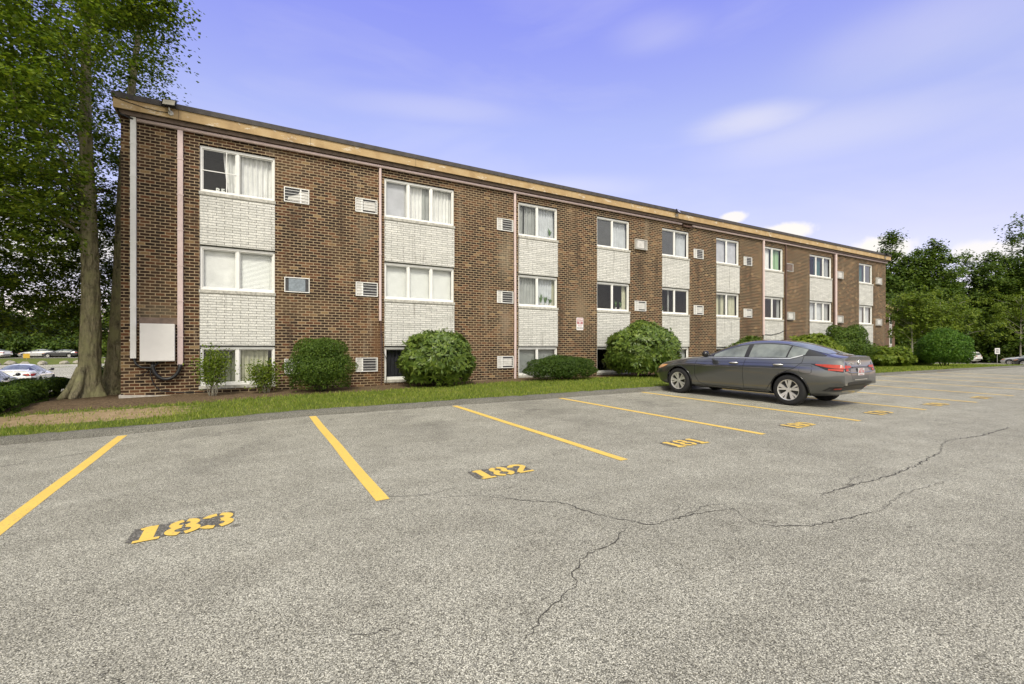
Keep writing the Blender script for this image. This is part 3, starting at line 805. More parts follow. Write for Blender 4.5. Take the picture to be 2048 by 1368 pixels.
mb = MB(); mb.tube([(-2.38,W-.07,6.985),(5,W-.075,6.985),(12,W-.07,6.985),(16.9,W-.07,6.985)], .046, 10); mb.tube([(17.6,W-.07,6.985),(26,W-.07,6.985),(BX1,W-.07,6.985)], .046, 10)
mb.build('conduit', M['pink_pipe'], bld, True)
mb = MB(); mb.tube([(17.0,W-.06,6.94),(17.2,W-.09,6.90),(17.6,W-.08,6.93)], .05, 8); mb.build('conduit', M['brown_pipe'], bld, True)
mb = MB(); mb.tube([(-2.72,W-.12,7.10),(-2.66,W-.17,7.02),(-2.55,W-.13,7.0),(-2.45,W-.09,6.99)], .022, 6); mb.tube([(23.05,W-.02,2.12),(23.7,W-.03,2.10),(24.5,W-.03,2.22),(24.98,W-.03,2.4)], .016, 5)
mb.tube([(3.56,W-.03,1.9),(3.62,W-.03,1.3),(3.75,W-.03,1.0),(3.7,W-.04,.35)], .010, 5)
mb.build('wire', M['cable'], bld, True)

# meter cabinet and its cables
def cabinet():
    x0, x1, z0, z1 = -2.29, -1.62, 1.08, 2.0; y0 = W-.20
    root = thing('utility_cabinet', 'blank beige metal utility box on the wall between the white and pink conduits', 'utility box', ((x0+x1)/2, W, z0))
    ox, oy, oz = root.location
    mb = MB(); mb.box(x0-ox, x1-ox, y0-oy, -.004, .0, z1-oz); mb.build('housing', M['cabinet'], root)
    mb = MB(); mb.box(x0-ox-.012, x1-ox+.012, y0-oy-.022, y0-oy-.001, .012, z1-oz+.012)
    d = mb.build('door', M['cabinet'], root)
    bv = d.modifiers.new('edge', 'BEVEL'); bv.width = .008; bv.segments = 2
    mb = MB(); mb.box(x0-ox-.06, x1-ox+.12, -.014, -.003, z1-oz+.002, z1-oz+.17); mb.build('caulked_patch', M['brown_board'], root)
    mb = MB()
    def loop(pts, r): mb.tube([(a-ox,b-oy,c-oz) for a,b,c in pts], r, 8)
    cx = -1.79
    loop([(cx+.28*math.cos(a), W-.10, 1.0+ (-.0) -.42*math.sin(a)*.88) for a in np.linspace(math.pi*1.02, 0, 16)][::-1][::-1], .042)
    loop([(-2.44,W-.05,1.16),(-2.40,W-.07,1.02),(-2.28,W-.10,.93),(-2.08,W-.10,.92),(-1.95,W-.11,1.05)], .026)
    loop([(-2.05,W-.10,1.06),(-2.05,W-.10,.80),(-1.97,W-.10,.68),(-1.86,W-.1,.63)], .03)
    loop([(-2.10,W-.08,1.0),(-2.12,W-.06,.75),(-2.05,W-.05,.5),(-1.9,W-.05,.33),(-1.5,W-.05,.28),(-.9,W-.05,.26)], .011)
    loop([(-2.08,W-.05,.96),(-2.2,W-.05,.8),(-2.4,W-.05,.72)], .009)
    mb.build('cable', M['cable'], root, True)
cabinet()

def text_mesh(txt, size, m, parent, loc, rot, bold=0., name='lettering', align='CENTER', ext=.001):
    cu = bpy.data.curves.new('t', 'FONT'); cu.body = txt; cu.size = size; cu.align_x = align; cu.align_y = 'CENTER'
    cu.offset = bold; cu.extrude = ext; cu.resolution_u = 3
    t = bpy.data.objects.new('t', cu); COL.objects.link(t)
    dg = bpy.context.evaluated_depsgraph_get(); me = bpy.data.meshes.new_from_object(t.evaluated_get(dg))
    bpy.data.objects.remove(t); bpy.data.curves.remove(cu)
    me.name = name; me.materials.clear(); me.materials.append(m)
    o = bpy.data.objects.new(name, me); COL.objects.link(o); o.parent = parent
    o.location = loc; o.rotation_euler = rot
    return o

def rrect(mb, w, h, r, y, t=.006, mi=0, cx=0, cz=0):
    pts = []
    for (sx, sz, a0) in ((1,-1,-90),(1,1,0),(-1,1,90),(-1,-1,180)):
        for k in range(5):
            a = math.radians(a0+90*k/4); pts.append((cx+sx*(w/2-r)+r*math.cos(a), cz+sz*(h/2-r)+r*math.sin(a)))
    n = len(pts)
    mb.add([(x,y,z) for x,z in pts]+[(x,y+t,z) for x,z in pts], [tuple(range(n)), tuple(range(2*n-1,n-1,-1))]+[((k+1)%n,k,n+k,n+(k+1)%n) for k in range(n)], mi)

def sign():
    root = thing('parking_sign', 'small faded red and white tow away sign screwed to the brick wall', 'sign', (11.24, W-.012, 2.36))
    mb = MB(); rrect(mb, .335, .48, .035, 0); mb.build('plate', M['sign_white'], root)
    mb = MB(); rrect(mb, .29, .235, .02, -.003, .002, cz=.105); mb.build('red_field', M['sign_red'], root)
    R = (math.pi/2, 0, 0)
    text_mesh('TOW', .085, M['sign_white'], root, (-.045,-.0045,.175), R, .003); 
    mb = MB(); rrect(mb, .055, .055, .012, -.0045, .001, cx=.095, cz=.175); mb.build('tow_symbol', M['sign_white'], root)
    text_mesh('PARKING', .062, M['sign_white'], root, (0,-.0045,.105), R, .0025); text_mesh('BY', .075, M['sign_white'], root, (0,-.0045,.035), R, .003)
    text_mesh('PERMIT ONLY', .034, M['sign_red'], root, (0,-.0015,-.06), R, .001); text_mesh('UNAUTHORIZED', .026, M['sign_red'], root, (0,-.0015,-.10), R)
    text_mesh('TOW AWAY', .052, M['sign_black'], root, (0,-.0015,-.165), R, .003)
sign()

def floodlight(x, label, yaw, s=1., z=7.24):
    root = thing('floodlight', label, 'floodlight', (x, W-.25, z), 0, 'floodlights along the roof fascia')
    mb = MB(); mb.tube([(0,-.002,0),(0,-.05*s,0)], .055*s, 14); mb.tube([(0,-.05*s,0),(-.02*s,-.14*s,.03*s),(-.02*s,-.17*s,.10*s)], .018*s, 8); mb.build('bracket', M['ac_body'], root)
    R = Matrix.Translation((-.02*s,-.19*s,.19*s)) @ Matrix.Rotation(math.radians(yaw), 4, 'Z') @ Matrix.Rotation(math.radians(-28), 4, 'X')
    mb = MB(); mb.box(-.15*s,.15*s,.0,.05*s,-.11*s,.11*s)
    for k in range(6): mb.box(-.13*s+k*.05*s, -.12*s+k*.05*s, .051*s, .075*s, -.1*s, .1*s)
    h = mb.build('lamp_head', M['trim_black'], root); h.data.transform(R)
    mb = MB(); mb.box(-.125*s,.125*s,-.004*s,-.0005,-.085*s,.085*s); g = mb.build('lens', M['lamp_face'], h); g.data.transform(R)
    return root
floodlight(-1.68, 'black floodlight with pale lens on the fascia near the tree end of the roof', -10)
floodlight(16.35, 'small floodlight on the fascia above the middle windows', 15, .85)
floodlight(35.6, 'floodlight at the far right end of the roof fascia', 30, 1.)
mb = MB(); mb.tube([(-2.76,W-.262,7.36),(-2.5,W-.265,7.30),(-2.2,W-.265,7.25),(-1.95,W-.265,7.235),(-1.72,W-.27,7.24)], .008, 5)
mb.build('wire', M['cable'], bld, True)

# white letters and objects on window sills
lt = thing('letter_ornament', 'white letters P E standing inside the open top left window', 'letters', (-.66, W+.20, 5.555))
for k, ch in enumerate('PE'): text_mesh(ch, .17, M['frame'], lt, (-.06+.12*k, 0, .06), (math.pi/2,0,0), .006, 'letter', ext=.01)

def pot_plant(x, z, h, label, seed, tall=False, y=W+.19):
    rr = random.Random(seed)
    root = thing('potted_plant', label, 'potted plant', (x, y, z), 0, 'pot plants on the window sills')
    mb = MB(); mb.tube([(0,0,0),(0,0,.09)], [.035,.05], 10); mb.build('pot', M['pot'], root)
    mb = MB()
    for k in range(16):
        a = rr.random()*6.28; r = rr.uniform(.05,.13); zt = rr.uniform(.5,1)*h
        b = Vector((0,0,.09)); t = Vector((r*math.cos(a), .35*r*math.sin(a), .09+zt)); m_ = (b+t)/2+Vector((0,0,.04))
        s = Vector((-math.sin(a), math.cos(a), 0))*.018
        mb.add([b, m_+s, t, m_-s], [(0,1,2,3)])
    mb.build('leaves', M['plant_green'], root)
for (x, z, h, l, sd) in [(9.55,3.01,.40,'orchid in a pale pot on the left of three behind the third window column',1), (9.75,3.01,.34,'bushy pot plant in the middle of three behind the third window column',2), (9.97,3.01,.22,'small pot plant on the right of three behind the third window column',3),
                         (13.25,3.01,.36,'leafy plant in the dark middle window of the fourth column',4), (13.5,3.01,.30,'plant beside the beige curtain in the dark middle window',5),
                         (15.95,3.0,.2,'small plant in the dark middle window of the fifth column',6), (9.95,5.56,.34,'plant in a yellow green pot in the top window of the third column',7), (16.1,5.56,.16,'small plant in the top window of the fifth column',8)]:
    pot_plant(x, z, h, l, sd)

# ------------------------------------------------------------------ foliage builders
def leaf_quads(C, N, size, asp=.5, rnd=.25, axis=None):
    """C centres, N normals -> rhombic leaves"""
    n = len(C)
    N = N/np.linalg.norm(N, axis=1, keepdims=True)
    T = RNG.normal(size=(n,3)) if axis is None else axis + RNG.normal(size=(n,3))*.25
    T = T - N*np.sum(T*N, 1, keepdims=True); T /= np.linalg.norm(T, axis=1, keepdims=True)+1e-9
    B = np.cross(N, T)
    s = (size*(1+RNG.uniform(-rnd, rnd, n)))[:,None]
    bend = N*s*.12
    v = np.stack([C-T*s*.5, C+B*s*asp*.5-bend, C+T*s*.5, C-B*s*asp*.5-bend], 1)
    return v.reshape(-1, 3)
def leaf_obj(name, V, m, parent):
    return np_mesh(name, V, np.arange(len(V)).reshape(-1, 4), m, parent)
def unit(n): 
    v = RNG.normal(size=(n,3)); return v/np.linalg.norm(v, axis=1, keepdims=True)

def limb(mb, a, b, r0, r1, sag=.1, n=6, seed=0):
    rr = random.Random(seed); a = Vector(a); b = Vector(b); pts = []; rad = []
    L = (b-a).length
    for i in range(n+1):
        t = i/n; p = a.lerp(b, t)
        p += Vector((rr.uniform(-1,1), rr.uniform(-1,1), rr.uniform(-1,1)))*L*.03*(1 if 0 < i < n else 0)
        p.z += sag*L*math.sin(t*math.pi)
        pts.append(p); rad.append(r0*(1-t)+r1*t)
    mb.tube(pts, rad, 7); return pts

def spray_leaves(cs, R, per, size, flat=.16, tilt=.45, droop=.25, asp=.6):
    """layered, drooping sprays: cs (k,3), R (k,)"""
    k = len(cs); tot = k*per
    c = np.repeat(cs, per, 0); r = np.repeat(R, per)
    rad = np.sqrt(RNG.random(tot)); th = RNG.uniform(0, 2*np.pi, tot)
    # ragged star outline for each spray
    ph = np.repeat(RNG.uniform(0, 6.28, k), per); q = np.repeat(RNG.integers(2, 5, k), per)
    rr = r*rad*(.68+.45*np.cos(q*th+ph))
    P = c + np.stack([rr*np.cos(th), rr*np.sin(th), RNG.normal(size=tot)*flat*r - droop*rr*rad], 1)
    N = np.stack([np.cos(th)*rad*.5, np.sin(th)*rad*.5, np.ones(tot)], 1) + RNG.normal(size=(tot,3))*tilt
    return P, N

def tree(name, label, base, h, R, z0, sprays, per, leafm, size, barkm, tr=.22, group='trees at the edge of the lot', shape=1., seed=0, spr=(.8,1.5), keep=None, rag=.3, clear=.0):
    rr = np.random.default_rng(seed)
    root = thing(name, label, 'tree', base, 0, group)
    # spray centres fill a lumpy crown volume
    n = sprays*4
    u = unit(n); t = rr.random(n)**(1/2.2)
    lump = 1 + rag*np.sin(u[:,0]*3+seed)*np.cos(u[:,1]*4-seed*2) + rag*.7*np.sin(u[:,2]*5+seed*3)
    P = u*t[:,None]*lump[:,None]*np.array([R, R, (h-z0)/2]) + np.array([0,0,(h+z0)/2])
    zz = (P[:,2]-z0)/(h-z0)
    w = np.clip(1.25 - shape*np.clip(zz,0,1)**1.5, .25, 1.1)
    P[:,:2] *= w[:,None]
    P = P[(zz > -.02)]
    P = P[:sprays]
    if keep is not None: P = P[keep(P)]
    Rs = rr.uniform(spr[0], spr[1], len(P))
    Q, N = spray_leaves(P, Rs, per, size, flat=.22, droop=.3)
    N += (Q-np.array([0,0,(h+z0)/2]))*.25/R
    leaf_obj('crown', leaf_quads(Q, N, size), leafm, root)
    mb = MB(); lean = rr.uniform(-.3,.3,2)
    tp = [(lean[0]*(k/6)**2, lean[1]*(k/6)**2, -.1+(h*.9)*k/6) for k in range(7)]
    mb.tube(tp, [tr*(1.25 if k == 0 else 1)*(1-.15*k) if k < 6 else tr*.08 for k in range(7)], 9)
    for i in range(0, len(P), max(1, len(P)//26)):
        p = P[i]; zt = max(z0*.7, p[2]-.5*math.hypot(p[0],p[1])-.3); zt = min(zt, h*.8); tt = zt/(h*.9)
        limb(mb, (lean[0]*tt**2, lean[1]*tt**2, zt), p, max(.02, tr*.4*(1-tt*.6)), .012, .06, 5, i)
    mb.build('trunk', barkm, root, True)
    return root

# ------------------------------------------------------------------ the big maple at the left corner
def maple():
    bx, by = -3.52, 15.45; bz = gz(bx, by)
    root = thing('maple_tree', 'tall twin trunked maple at the left corner of the brick building', 'tree', (bx, by, bz))
    mb = MB()
    def trunk(x, y, r, top, lx, ly, flare, seed):
        """tapered stem with furrowed bark modelled into its surface"""
        nz, na = 150, 56
        t = np.linspace(0, 1, nz)[:,None]; a = np.linspace(0, 2*np.pi, na, endpoint=False)[None,:]
        z = -.15 + top*t
        cx = x+lx*t+.05*np.sin(t*7+x); cy = y+ly*t+.05*np.cos(t*6)
        R = r*(1-.80*t)*(1+flare*np.exp(-np.maximum(z,0)/.28)*(1+.45*np.cos(3*a+seed)+.3*np.cos(5*a+seed*2)))
        u = a/(2*np.pi)
        wob = (vnoise(u*9+0*z, z*.8, seed)-.5)*.5
        f = np.abs(vnoise((u*34+wob*3), z*2.6, seed+3)-.5)*2          # deep vertical furrows
        g = vnoise(u*80+0*z, z*14, seed+7)
        R = R*(1+.05*(vnoise(u*6+0*z, z*1.2, seed+5)-.5)) + .035*(np.minimum(f*2.2, 1)-.6)*(1-.6*t) + .012*(g-.5)
        V = np.stack([cx+R*np.cos(a), cy+R*np.sin(a), z+0*a], 2).reshape(-1, 3)
        k = np.arange(nz-1)[:,None]*na; m_ = np.arange(na)[None,:]; m2 = (m_+1) % na
        F = np.stack([k+m_, k+m2, k+na+m2, k+na+m_], 2).reshape(-1, 4)
        mb.add(V.tolist(), F.tolist())
    trunk(0, 0, .225, 11.8, -.05, .3, .5, 1.); trunk(.34, .50, .215, 11., .45, .8, .5, 4.)
    # root flare buttresses
    for a, L in ((190,.60), (245,.5)):
        c, s = math.cos(math.radians(a)), math.sin(math.radians(a))
        mb.tube([(.15*c,.15*s,.75), (.30*c,.30*s,.25), (.45*c,.45*s,.03), (L*c,L*s,-.10)], [.07,.10,.09,.035], 8)
    # envelope of the crown
    n = 15000
    P = np.stack([RNG.uniform(-5.2,4.4,n), RNG.uniform(-4.6,4.6,n), RNG.uniform(1.6,14.2,n)], 1)
    z = P[:,2]
    th = np.arctan2(P[:,1], P[:,0])
    env = np.interp(z, [1.4,2.5,4,6.5,9,11,13,14.3], [2.6,3.5,4.1,4.2,3.9,3.3,2.0,.5]) * (1+.16*np.sin(3*th+z*.9)+.12*np.sin(5*th-z*1.7))
    r = np.hypot(P[:,0], P[:,1]); keep = r < env
    keep &= RNG.random(n) < np.clip(.30+.9*(r/env)**1.5, 0, 1)
    # stays off the building
    wx, wy, wz = P[:,0]+bx, P[:,1]+by, z+bz
    keep &= ~((wx > BX0-.62) & (wy > W-.7) & (wz < 8.1))
    keep &= ~((wx > BX0-.35) & (wz < 7.4))
    # open underneath: trunks, hedge and dirt stay visible below the skirt
    lat = P[:,0]*.87-P[:,1]*.49     # across the view
    dep = P[:,0]*.49+P[:,1]*.87
    zmin = np.interp(lat, [-5,-1.6,-.9,-.4,4], [1.75,2.0,2.5,3.3,3.3])
    keep &= z > zmin
    keep &= lat < np.interp(z, [5.0,8.2,8.9,10,14], [.60,.62,2.0,2.0,1.6]) - .745*dep
    keep &= ~((np.abs(lat-.05) < .5) & (dep < 0) & (z < 6.6) & (RNG.random(n) < .35))
    P = P[keep]
    n2 = 430
    l2 = RNG.uniform(-3.5, -.45, n2); d2 = RNG.uniform(-1.6, 3.6, n2); z2 = RNG.uniform(1.45, 6.4, n2)
    S2 = np.stack([.87*l2+.49*d2, -.49*l2+.87*d2, z2], 1)
    S2 = S2[z2 > np.interp(l2, [-3.5,-1.7,-.9,-.4], [1.4,1.6,2.5,3.2])]
    l3 = RNG.uniform(-.7, .7, 60); d3 = RNG.uniform(-2.2, -.5, 60); z3 = RNG.uniform(4.0, 9.5, 60)
    l4 = RNG.uniform(1.2, 2.6, 26); z4 = 8.75 + .12*(l4-1.2) + RNG.uniform(0, .7, 26)
    S2 = np.concatenate([S2, np.stack([.87*l4-.49*.8, -.49*l4-.87*.8, z4], 1), np.stack([.87*l3+.49*d3, -.49*l3+.87*d3, z3], 1)])
    P = P[RNG.permutation(len(P))[:1450]]; P = np.concatenate([P, S2])
    tgt = 2600
    if len(P) > tgt: P = P[RNG.permutation(len(P))[:tgt]]
    Rs = RNG.uniform(.45, .95, len(P))
    Q, N = spray_leaves(P, Rs, 92, .1, flat=.085, tilt=.36, droop=.34)
    wq = Q + np.array([bx, by, bz])
    ok = ~((wq[:,0] > BX0-.13) & (wq[:,1] > W-.3) & (wq[:,2] < 7.56)) & ~((wq[:,0] > BX0-.05) & (wq[:,2] < 7.2))
    Q, N = Q[ok], N[ok]
    leaf_obj('crown', leaf_quads(Q, N, .088, .66), M['leaf_maple'], root)
    for i in range(0, len(P), 30):
        p = P[i]
        if p[2] < 4.6: continue
        zt = min(9.5, max(2.3+(i%5)*.35, p[2]-.3*math.hypot(p[0],p[1])))
        t = zt/11.8; limb(mb, (-.05*t, .3*t, zt), p, max(.016, .042*(1-t)), .010, .05, 6, i)
    mb.build('trunk', M['bark'], root, True)
maple()

# ------------------------------------------------------------------ shrubs
def shrub(name, label, x, y, rx, ry, h, leafm, n, size, asp=.45, style='ball', zc=None, group='shrubs along the wall', seed=0, lump=.085, z_off=0., rz=0):
    root = thing(name, label, 'shrub', (x, y, gz(x, y)+z_off), rz, group)
    rr = np.random.default_rng(seed+100)
    u = unit(n); u[:,2] = np.where(u[:,2] < -.62, -u[:,2], u[:,2])
    lm = 1 + lump*np.sin(u[:,0]*6+seed)*np.cos(u[:,1]*5+seed*2) + lump*.8*np.sin(u[:,2]*9+seed)
    t = 1 - .30*rr.random(n)**2.2
    hz = h/2
    ex = np.sign(u)*np.abs(u)**(.82 if style == 'low' else 1.04)
    sh = RNG.random(n) < .025; t = np.where(sh, t+RNG.uniform(.04,.16,n), t)
    P = ex*(t*lm)[:,None]*np.array([rx, ry, hz]) + np.array([0,0,hz*1.0])
    P[:,2] = np.maximum(.02, (P[:,2]-.13*h)/.87)
    N = u/np.array([rx, ry, hz])
    N = N/np.linalg.norm(N, axis=1, keepdims=True)
    if style == 'cone':
        k = np.clip(1.22-.62*np.clip(P[:,2]/h,0,1)**1.3, .2, 1.2); P[:,:2] *= k[:,None]
    if style == 'rosette':
        m_ = 9; Pc = np.repeat(P, m_, 0); Nc = np.repeat(N + RNG.normal(size=N.shape)*.22, m_, 0)
        Nc /= np.linalg.norm(Nc, axis=1, keepdims=True)
        T = RNG.normal(size=Pc.shape); T -= Nc*np.sum(T*Nc,1,keepdims=True); T /= np.linalg.norm(T,axis=1,keepdims=True)
        lift = RNG.uniform(-.35, .55, len(Pc))[:,None]
        D = T + Nc*lift; D /= np.linalg.norm(D,axis=1,keepdims=True)
        V = leaf_quads(Pc + D*size*.5, Nc - T*lift*.8, size, asp, .3, axis=D*4)
    elif style == 'needle':
        D = N*.5 + RNG.normal(size=N.shape)*.45 + np.array([0,0,.25])
        V = leaf_quads(P, N + RNG.normal(size=N.shape)*.7, size, asp, .35, axis=D*3)
    else:
        V = leaf_quads(P, N + RNG.normal(size=N.shape)*.55, size, asp, .3)
    leaf_obj('foliage', V, leafm, root)
    mb = MB()
    for k in range(9):
        a = k*2.4; e = rr.uniform(.35,.75)
        limb(mb, (.1*rx*math.cos(a), .1*ry*math.sin(a), -.05), (e*rx*math.cos(a), e*ry*math.sin(a), h*rr.uniform(.45,.8)), .022, .007, .05, 5, k+seed)
    mb.build('stem', M['bark_dark'], root, True)
    # twiggy, leafy inside that closes the view through
    q = 900; ui = unit(q); Pi = ui*(rr.random(q)**.4)[:,None]*np.array([rx*.74, ry*.74, hz*.78]) + np.array([0,0,hz])
    if style == 'cone': Pi[:,:2] *= np.clip(1.15-.62*np.clip(Pi[:,2]/h,0,1)**1.3,.2,1.2)[:,None]
    leaf_obj('inner_foliage', leaf_quads(Pi, RNG.normal(size=Pi.shape), max(size*1.6, .16), .9), leafm, root)
    return root

shrub('round_bush', 'dark clipped round bush between the first and second window columns', 1.69, 13.45, .88, .84, 1.44, M['leaf_box'], 17000, .045, .5, 'ball', seed=1)
shrub('rhododendron', 'glossy rhododendron in front of the second window column', 4.98, 13.35, 1.15, 1.0, 1.66, M['leaf_rhodo'], 1500, .15, .30, 'rosette', seed=2, lump=.05)
shrub('spreading_yew', 'low wide spreading yew under the third window column', 9.45, 13.2, 1.42, .85, .86, M['leaf_yew'], 15000, .065, .28, 'needle', seed=3, lump=.08)
shrub('rhododendron', 'largest rhododendron just beyond the nose of the grey sedan', 13.15, 13.05, 1.48, 1.2, 2.08, M['leaf_rhodo'], 2300, .165, .30, 'rosette', seed=4, lump=.07)
shrub('rhododendron', 'rhododendron top showing above the roof of the grey sedan', 20.4, 13.4, 1.15, 1.0, 1.50, M['leaf_rhodo'], 1500, .18, .32, 'rosette', seed=5)
shrub('spirea_bush', 'bright yellow green bush behind the trunk of the grey sedan', 25.2, 13.2, 1.9, 1.1, 1.70, M['leaf_spirea'], 1500, .20, .42, 'rosette', seed=6, lump=.1)
shrub('yew_bush', 'tall dark loose bush against the wall left of the last window column', 28.9, 13.3, 1.9, 1.0, 2.25, M['leaf_box'], 15000, .10, .45, 'ball', seed=7, lump=.16)
shrub('spirea_bush', 'green arching bush under the last window column', 33.4, 13.2, 2.0, 1.1, 1.15, M['leaf_wood_light'], 1400, .20, .42, 'rosette', seed=8, lump=.12)
shrub('clipped_hedge', 'small low dark hedge by the right corner of the building', 37.2, 13.3, 1.7, .9, .82, M['leaf_yew'], 9000, .085, .35, 'low', seed=9, lump=.02)
shrub('conical_yew', 'big bright green mounded yew on the lawn beyond the building', 36.25, 11.5, 1.27, 1.27, 2.25, M['leaf_yew_bright'], 17000, .13, .32, 'needle', seed=10, lump=.05)

def leggy(x, y, h, w, label, seed, n=900):
    """sparse shrub with bare stems"""
    rr = np.random.default_rng(seed)
    root = thing('leggy_shrub', label, 'shrub', (x, y, gz(x, y)), 0, 'shrubs along the wall')
    mb = MB(); tips = []
    for k in range(9):
        a = rr.uniform(0,6.28); e = rr.uniform(.15,1)*w*.5
        t = (e*math.cos(a), .7*e*math.sin(a), h*rr.uniform(.62,.96))
        p = limb(mb, (.05*math.cos(a), .05*math.sin(a), -.05), t, .013, .004, .03, 7, seed*10+k)
        tips += p[3:]
    mb.build('stem', M['bark_pale'], root, True)
    c = np.array([list(t) for t in tips]); c = c[rr.integers(0, len(c), n)]
    P = c + rr.normal(size=(n,3))*np.array([.12,.11,.08])*(w/.65)
    leaf_obj('foliage', leaf_quads(P, rr.normal(size=(n,3))+np.array([0,-.3,.8]), .058, .6), M['leaf_wood_light'], root)
leggy(-.78, 13.75, 1.22, .62, 'tall leggy shrub with bare stems in front of the lower left window', 1, 2200)
leggy(.42, 13.75, .80, .72, 'short sprouting shrub at the right edge of the lower left window', 2, 2000)

def hedge(name, label, pts, width, h, leafm, n, size):
    """clipped box hedge along a polyline"""
    root = thing(name, label, 'hedge', (*pts[0], gz(*pts[0])), 0)
    ox, oy, oz = root.location; P = []; N = []
    L = [math.dist(pts[i], pts[i+1]) for i in range(len(pts)-1)]; tot = sum(L)
    for i in range(len(pts)-1):
        a = np.array(pts[i]); b = np.array(pts[i+1]); d = (b-a)/L[i]; nr = np.array([-d[1], d[0]])
        k = int(n*L[i]/tot); t = RNG.random(k)*L[i]
        ang = RNG.uniform(-.35, math.pi+.35, k)
        cs = np.sign(np.cos(ang))*np.abs(np.cos(ang))**.45; sn = np.sign(np.sin(ang))*np.abs(np.sin(ang))**.45
        dep = 1-.25*RNG.random(k)**2
        wob = 1+.10*np.sin(t*2.3+i)+.07*np.sin(t*6.1)
        lat = cs*width/2*dep*wob; z = np.clip(.12*h+sn*h*.88*dep*(1+.06*np.sin(t*3)), .0, None)
        xy = a + t[:,None]*d + lat[:,None]*nr
        P.append(np.stack([xy[:,0]-ox, xy[:,1]-oy, ground(xy[:,0], xy[:,1])-oz+z], 1))
        N.append(np.stack([nr[0]*np.cos(ang), nr[1]*np.cos(ang), np.sin(ang)], 1))
    P = np.concatenate(P); N = np.concatenate(N)
    leaf_obj('foliage', leaf_quads(P, N+RNG.normal(size=N.shape)*.5, size, .5), leafm, root)
    mb = MB()
    for i in range(len(pts)-1):
        for k in range(int(L[i]/.3)):
            t = (k+.5)*.3/L[i]; x = pts[i][0]+(pts[i+1][0]-pts[i][0])*t; y = pts[i][1]+(pts[i+1][1]-pts[i][1])*t; z = gz(x, y)-oz
            limb(mb, (x-ox,y-oy,z-.05), (x-ox+random.uniform(-.2,.2), y-oy+random.uniform(-.2,.2), z+h*.8), .02, .008, 0, 4, k)
    mb.build('stem', M['bark_dark'], root, True)
    q = n//8; ix = RNG.integers(0, len(P), q); Q = P[ix]*1.0; Q[:,2] *= 1; Q -= N[ix]*np.array([width*.25, width*.25, h*.25])
    leaf_obj('inner_foliage', leaf_quads(Q, RNG.normal(size=Q.shape), .15, .9), leafm, root)
hedge('clipped_hedge', 'long low clipped hedge left of the maple tree', [(-4.7,9.9),(-4.55,12.5),(-4.75,14.8),(-5.0,18.5)], 1.1, .47, M['leaf_box'], 26000, .055)
hedge('clipped_hedge', 'low dark hedge behind the maple by the building end wall', [(-4.6,19.5),(-2.9,19.6)], .8, .75, M['leaf_box'], 7000, .06)

# ------------------------------------------------------------------ trees beyond
tg = 'trees of the wood behind the far lawn'
for k, (x, y, h, R, z0, lm, lab) in enumerate([
    (84.5,33.0,18.0,6.0,3.0,'leaf_wood','tall full crowned tree just right of the far roof corner'),
    (88.5,30.0,18.5,5.2,3.0,'leaf_wood','second tall tree of the wood with a narrow pointed top'),
    (95.0,32.5,17.0,5.0,5.5,'leaf_wood','airy tree with sky showing through its thin crown'),
    (97.5,26.5,17.5,6.0,2.0,'leaf_wood','dark broad tree behind the white car'),
    (101.,22.8,19.5,6.2,2.0,'leaf_wood','tallest dark tree at the right edge of the wood'),
    (104.,17.0,19.0,6.5,2.0,'leaf_wood','dark tree half cut off by the right edge'),
    (80.0,37.5,15.0,6.0,1.5,'leaf_wood','tree hidden behind the second brick building'),
    (92.0,36.0,15.5,6.0,1.0,'leaf_wood','dark tree standing deep behind the saplings'),
    (108.,25.0,18.0,7.0,1.0,'leaf_wood','dark tree deep in the wood behind the black car'),
    (101.,30.0,13.0,6.0,.6,'leaf_wood','dark low tree filling the wood behind the white car'),
    (93.,25.5,7.0,5.0,.2,'leaf_wood','low dark understorey tree just behind the white crossover'),
    (96.,21.0,7.0,5.0,.2,'leaf_wood','low dark understorey tree between the white crossover and the silver car'),
    (98.,15.0,7.5,5.5,.2,'leaf_wood','low dark understorey tree behind the silver car'),
    (86.,33.5,7.0,5.0,.2,'leaf_wood','low dark understorey tree behind the pale trunks')]):
    thin = k == 2
    tree('woodland_tree', lab, (x, y, gz(x,y)), h, R, z0, 150 if thin else 300, 46 if thin else 62, M[lm], .42, M['bark_dark'], .30, tg, 1.0 if k in (0,1) else .75, seed=k+3, spr=(.9,1.9), rag=.28)
tree('young_tree', 'light green tree with two pale trunks beside the second building', (61.6,22.2,gz(61.6,22.2)), 8.2, 2.4, 3.0, 110, 60, M['leaf_wood_light'], .26, M['bark_pale'], .11, 'young trees in front of the wood', .6, 31, (.5,1.1))
tree('young_tree', 'pale thin tree standing by the black car at the right edge', (89.4,20.6,gz(89.4,20.6)), 10.2, 4.2, 3.2, 130, 55, M['leaf_wood_light'], .24, M['bark_pale'], .11, 'young trees in front of the wood', .6, 33, (.45,.95))
tree('young_tree', 'leaning pale trunked sapling next to the light green tree', (64.5,20.6,gz(64.5,20.6)), 7.6, 3.4, 2.8, 150, 55, M['leaf_wood_light'], .25, M['bark_pale'], .10, 'young trees in front of the wood', .6, 35, (.5,1.0))
lg = 'trees across the drive on the left'
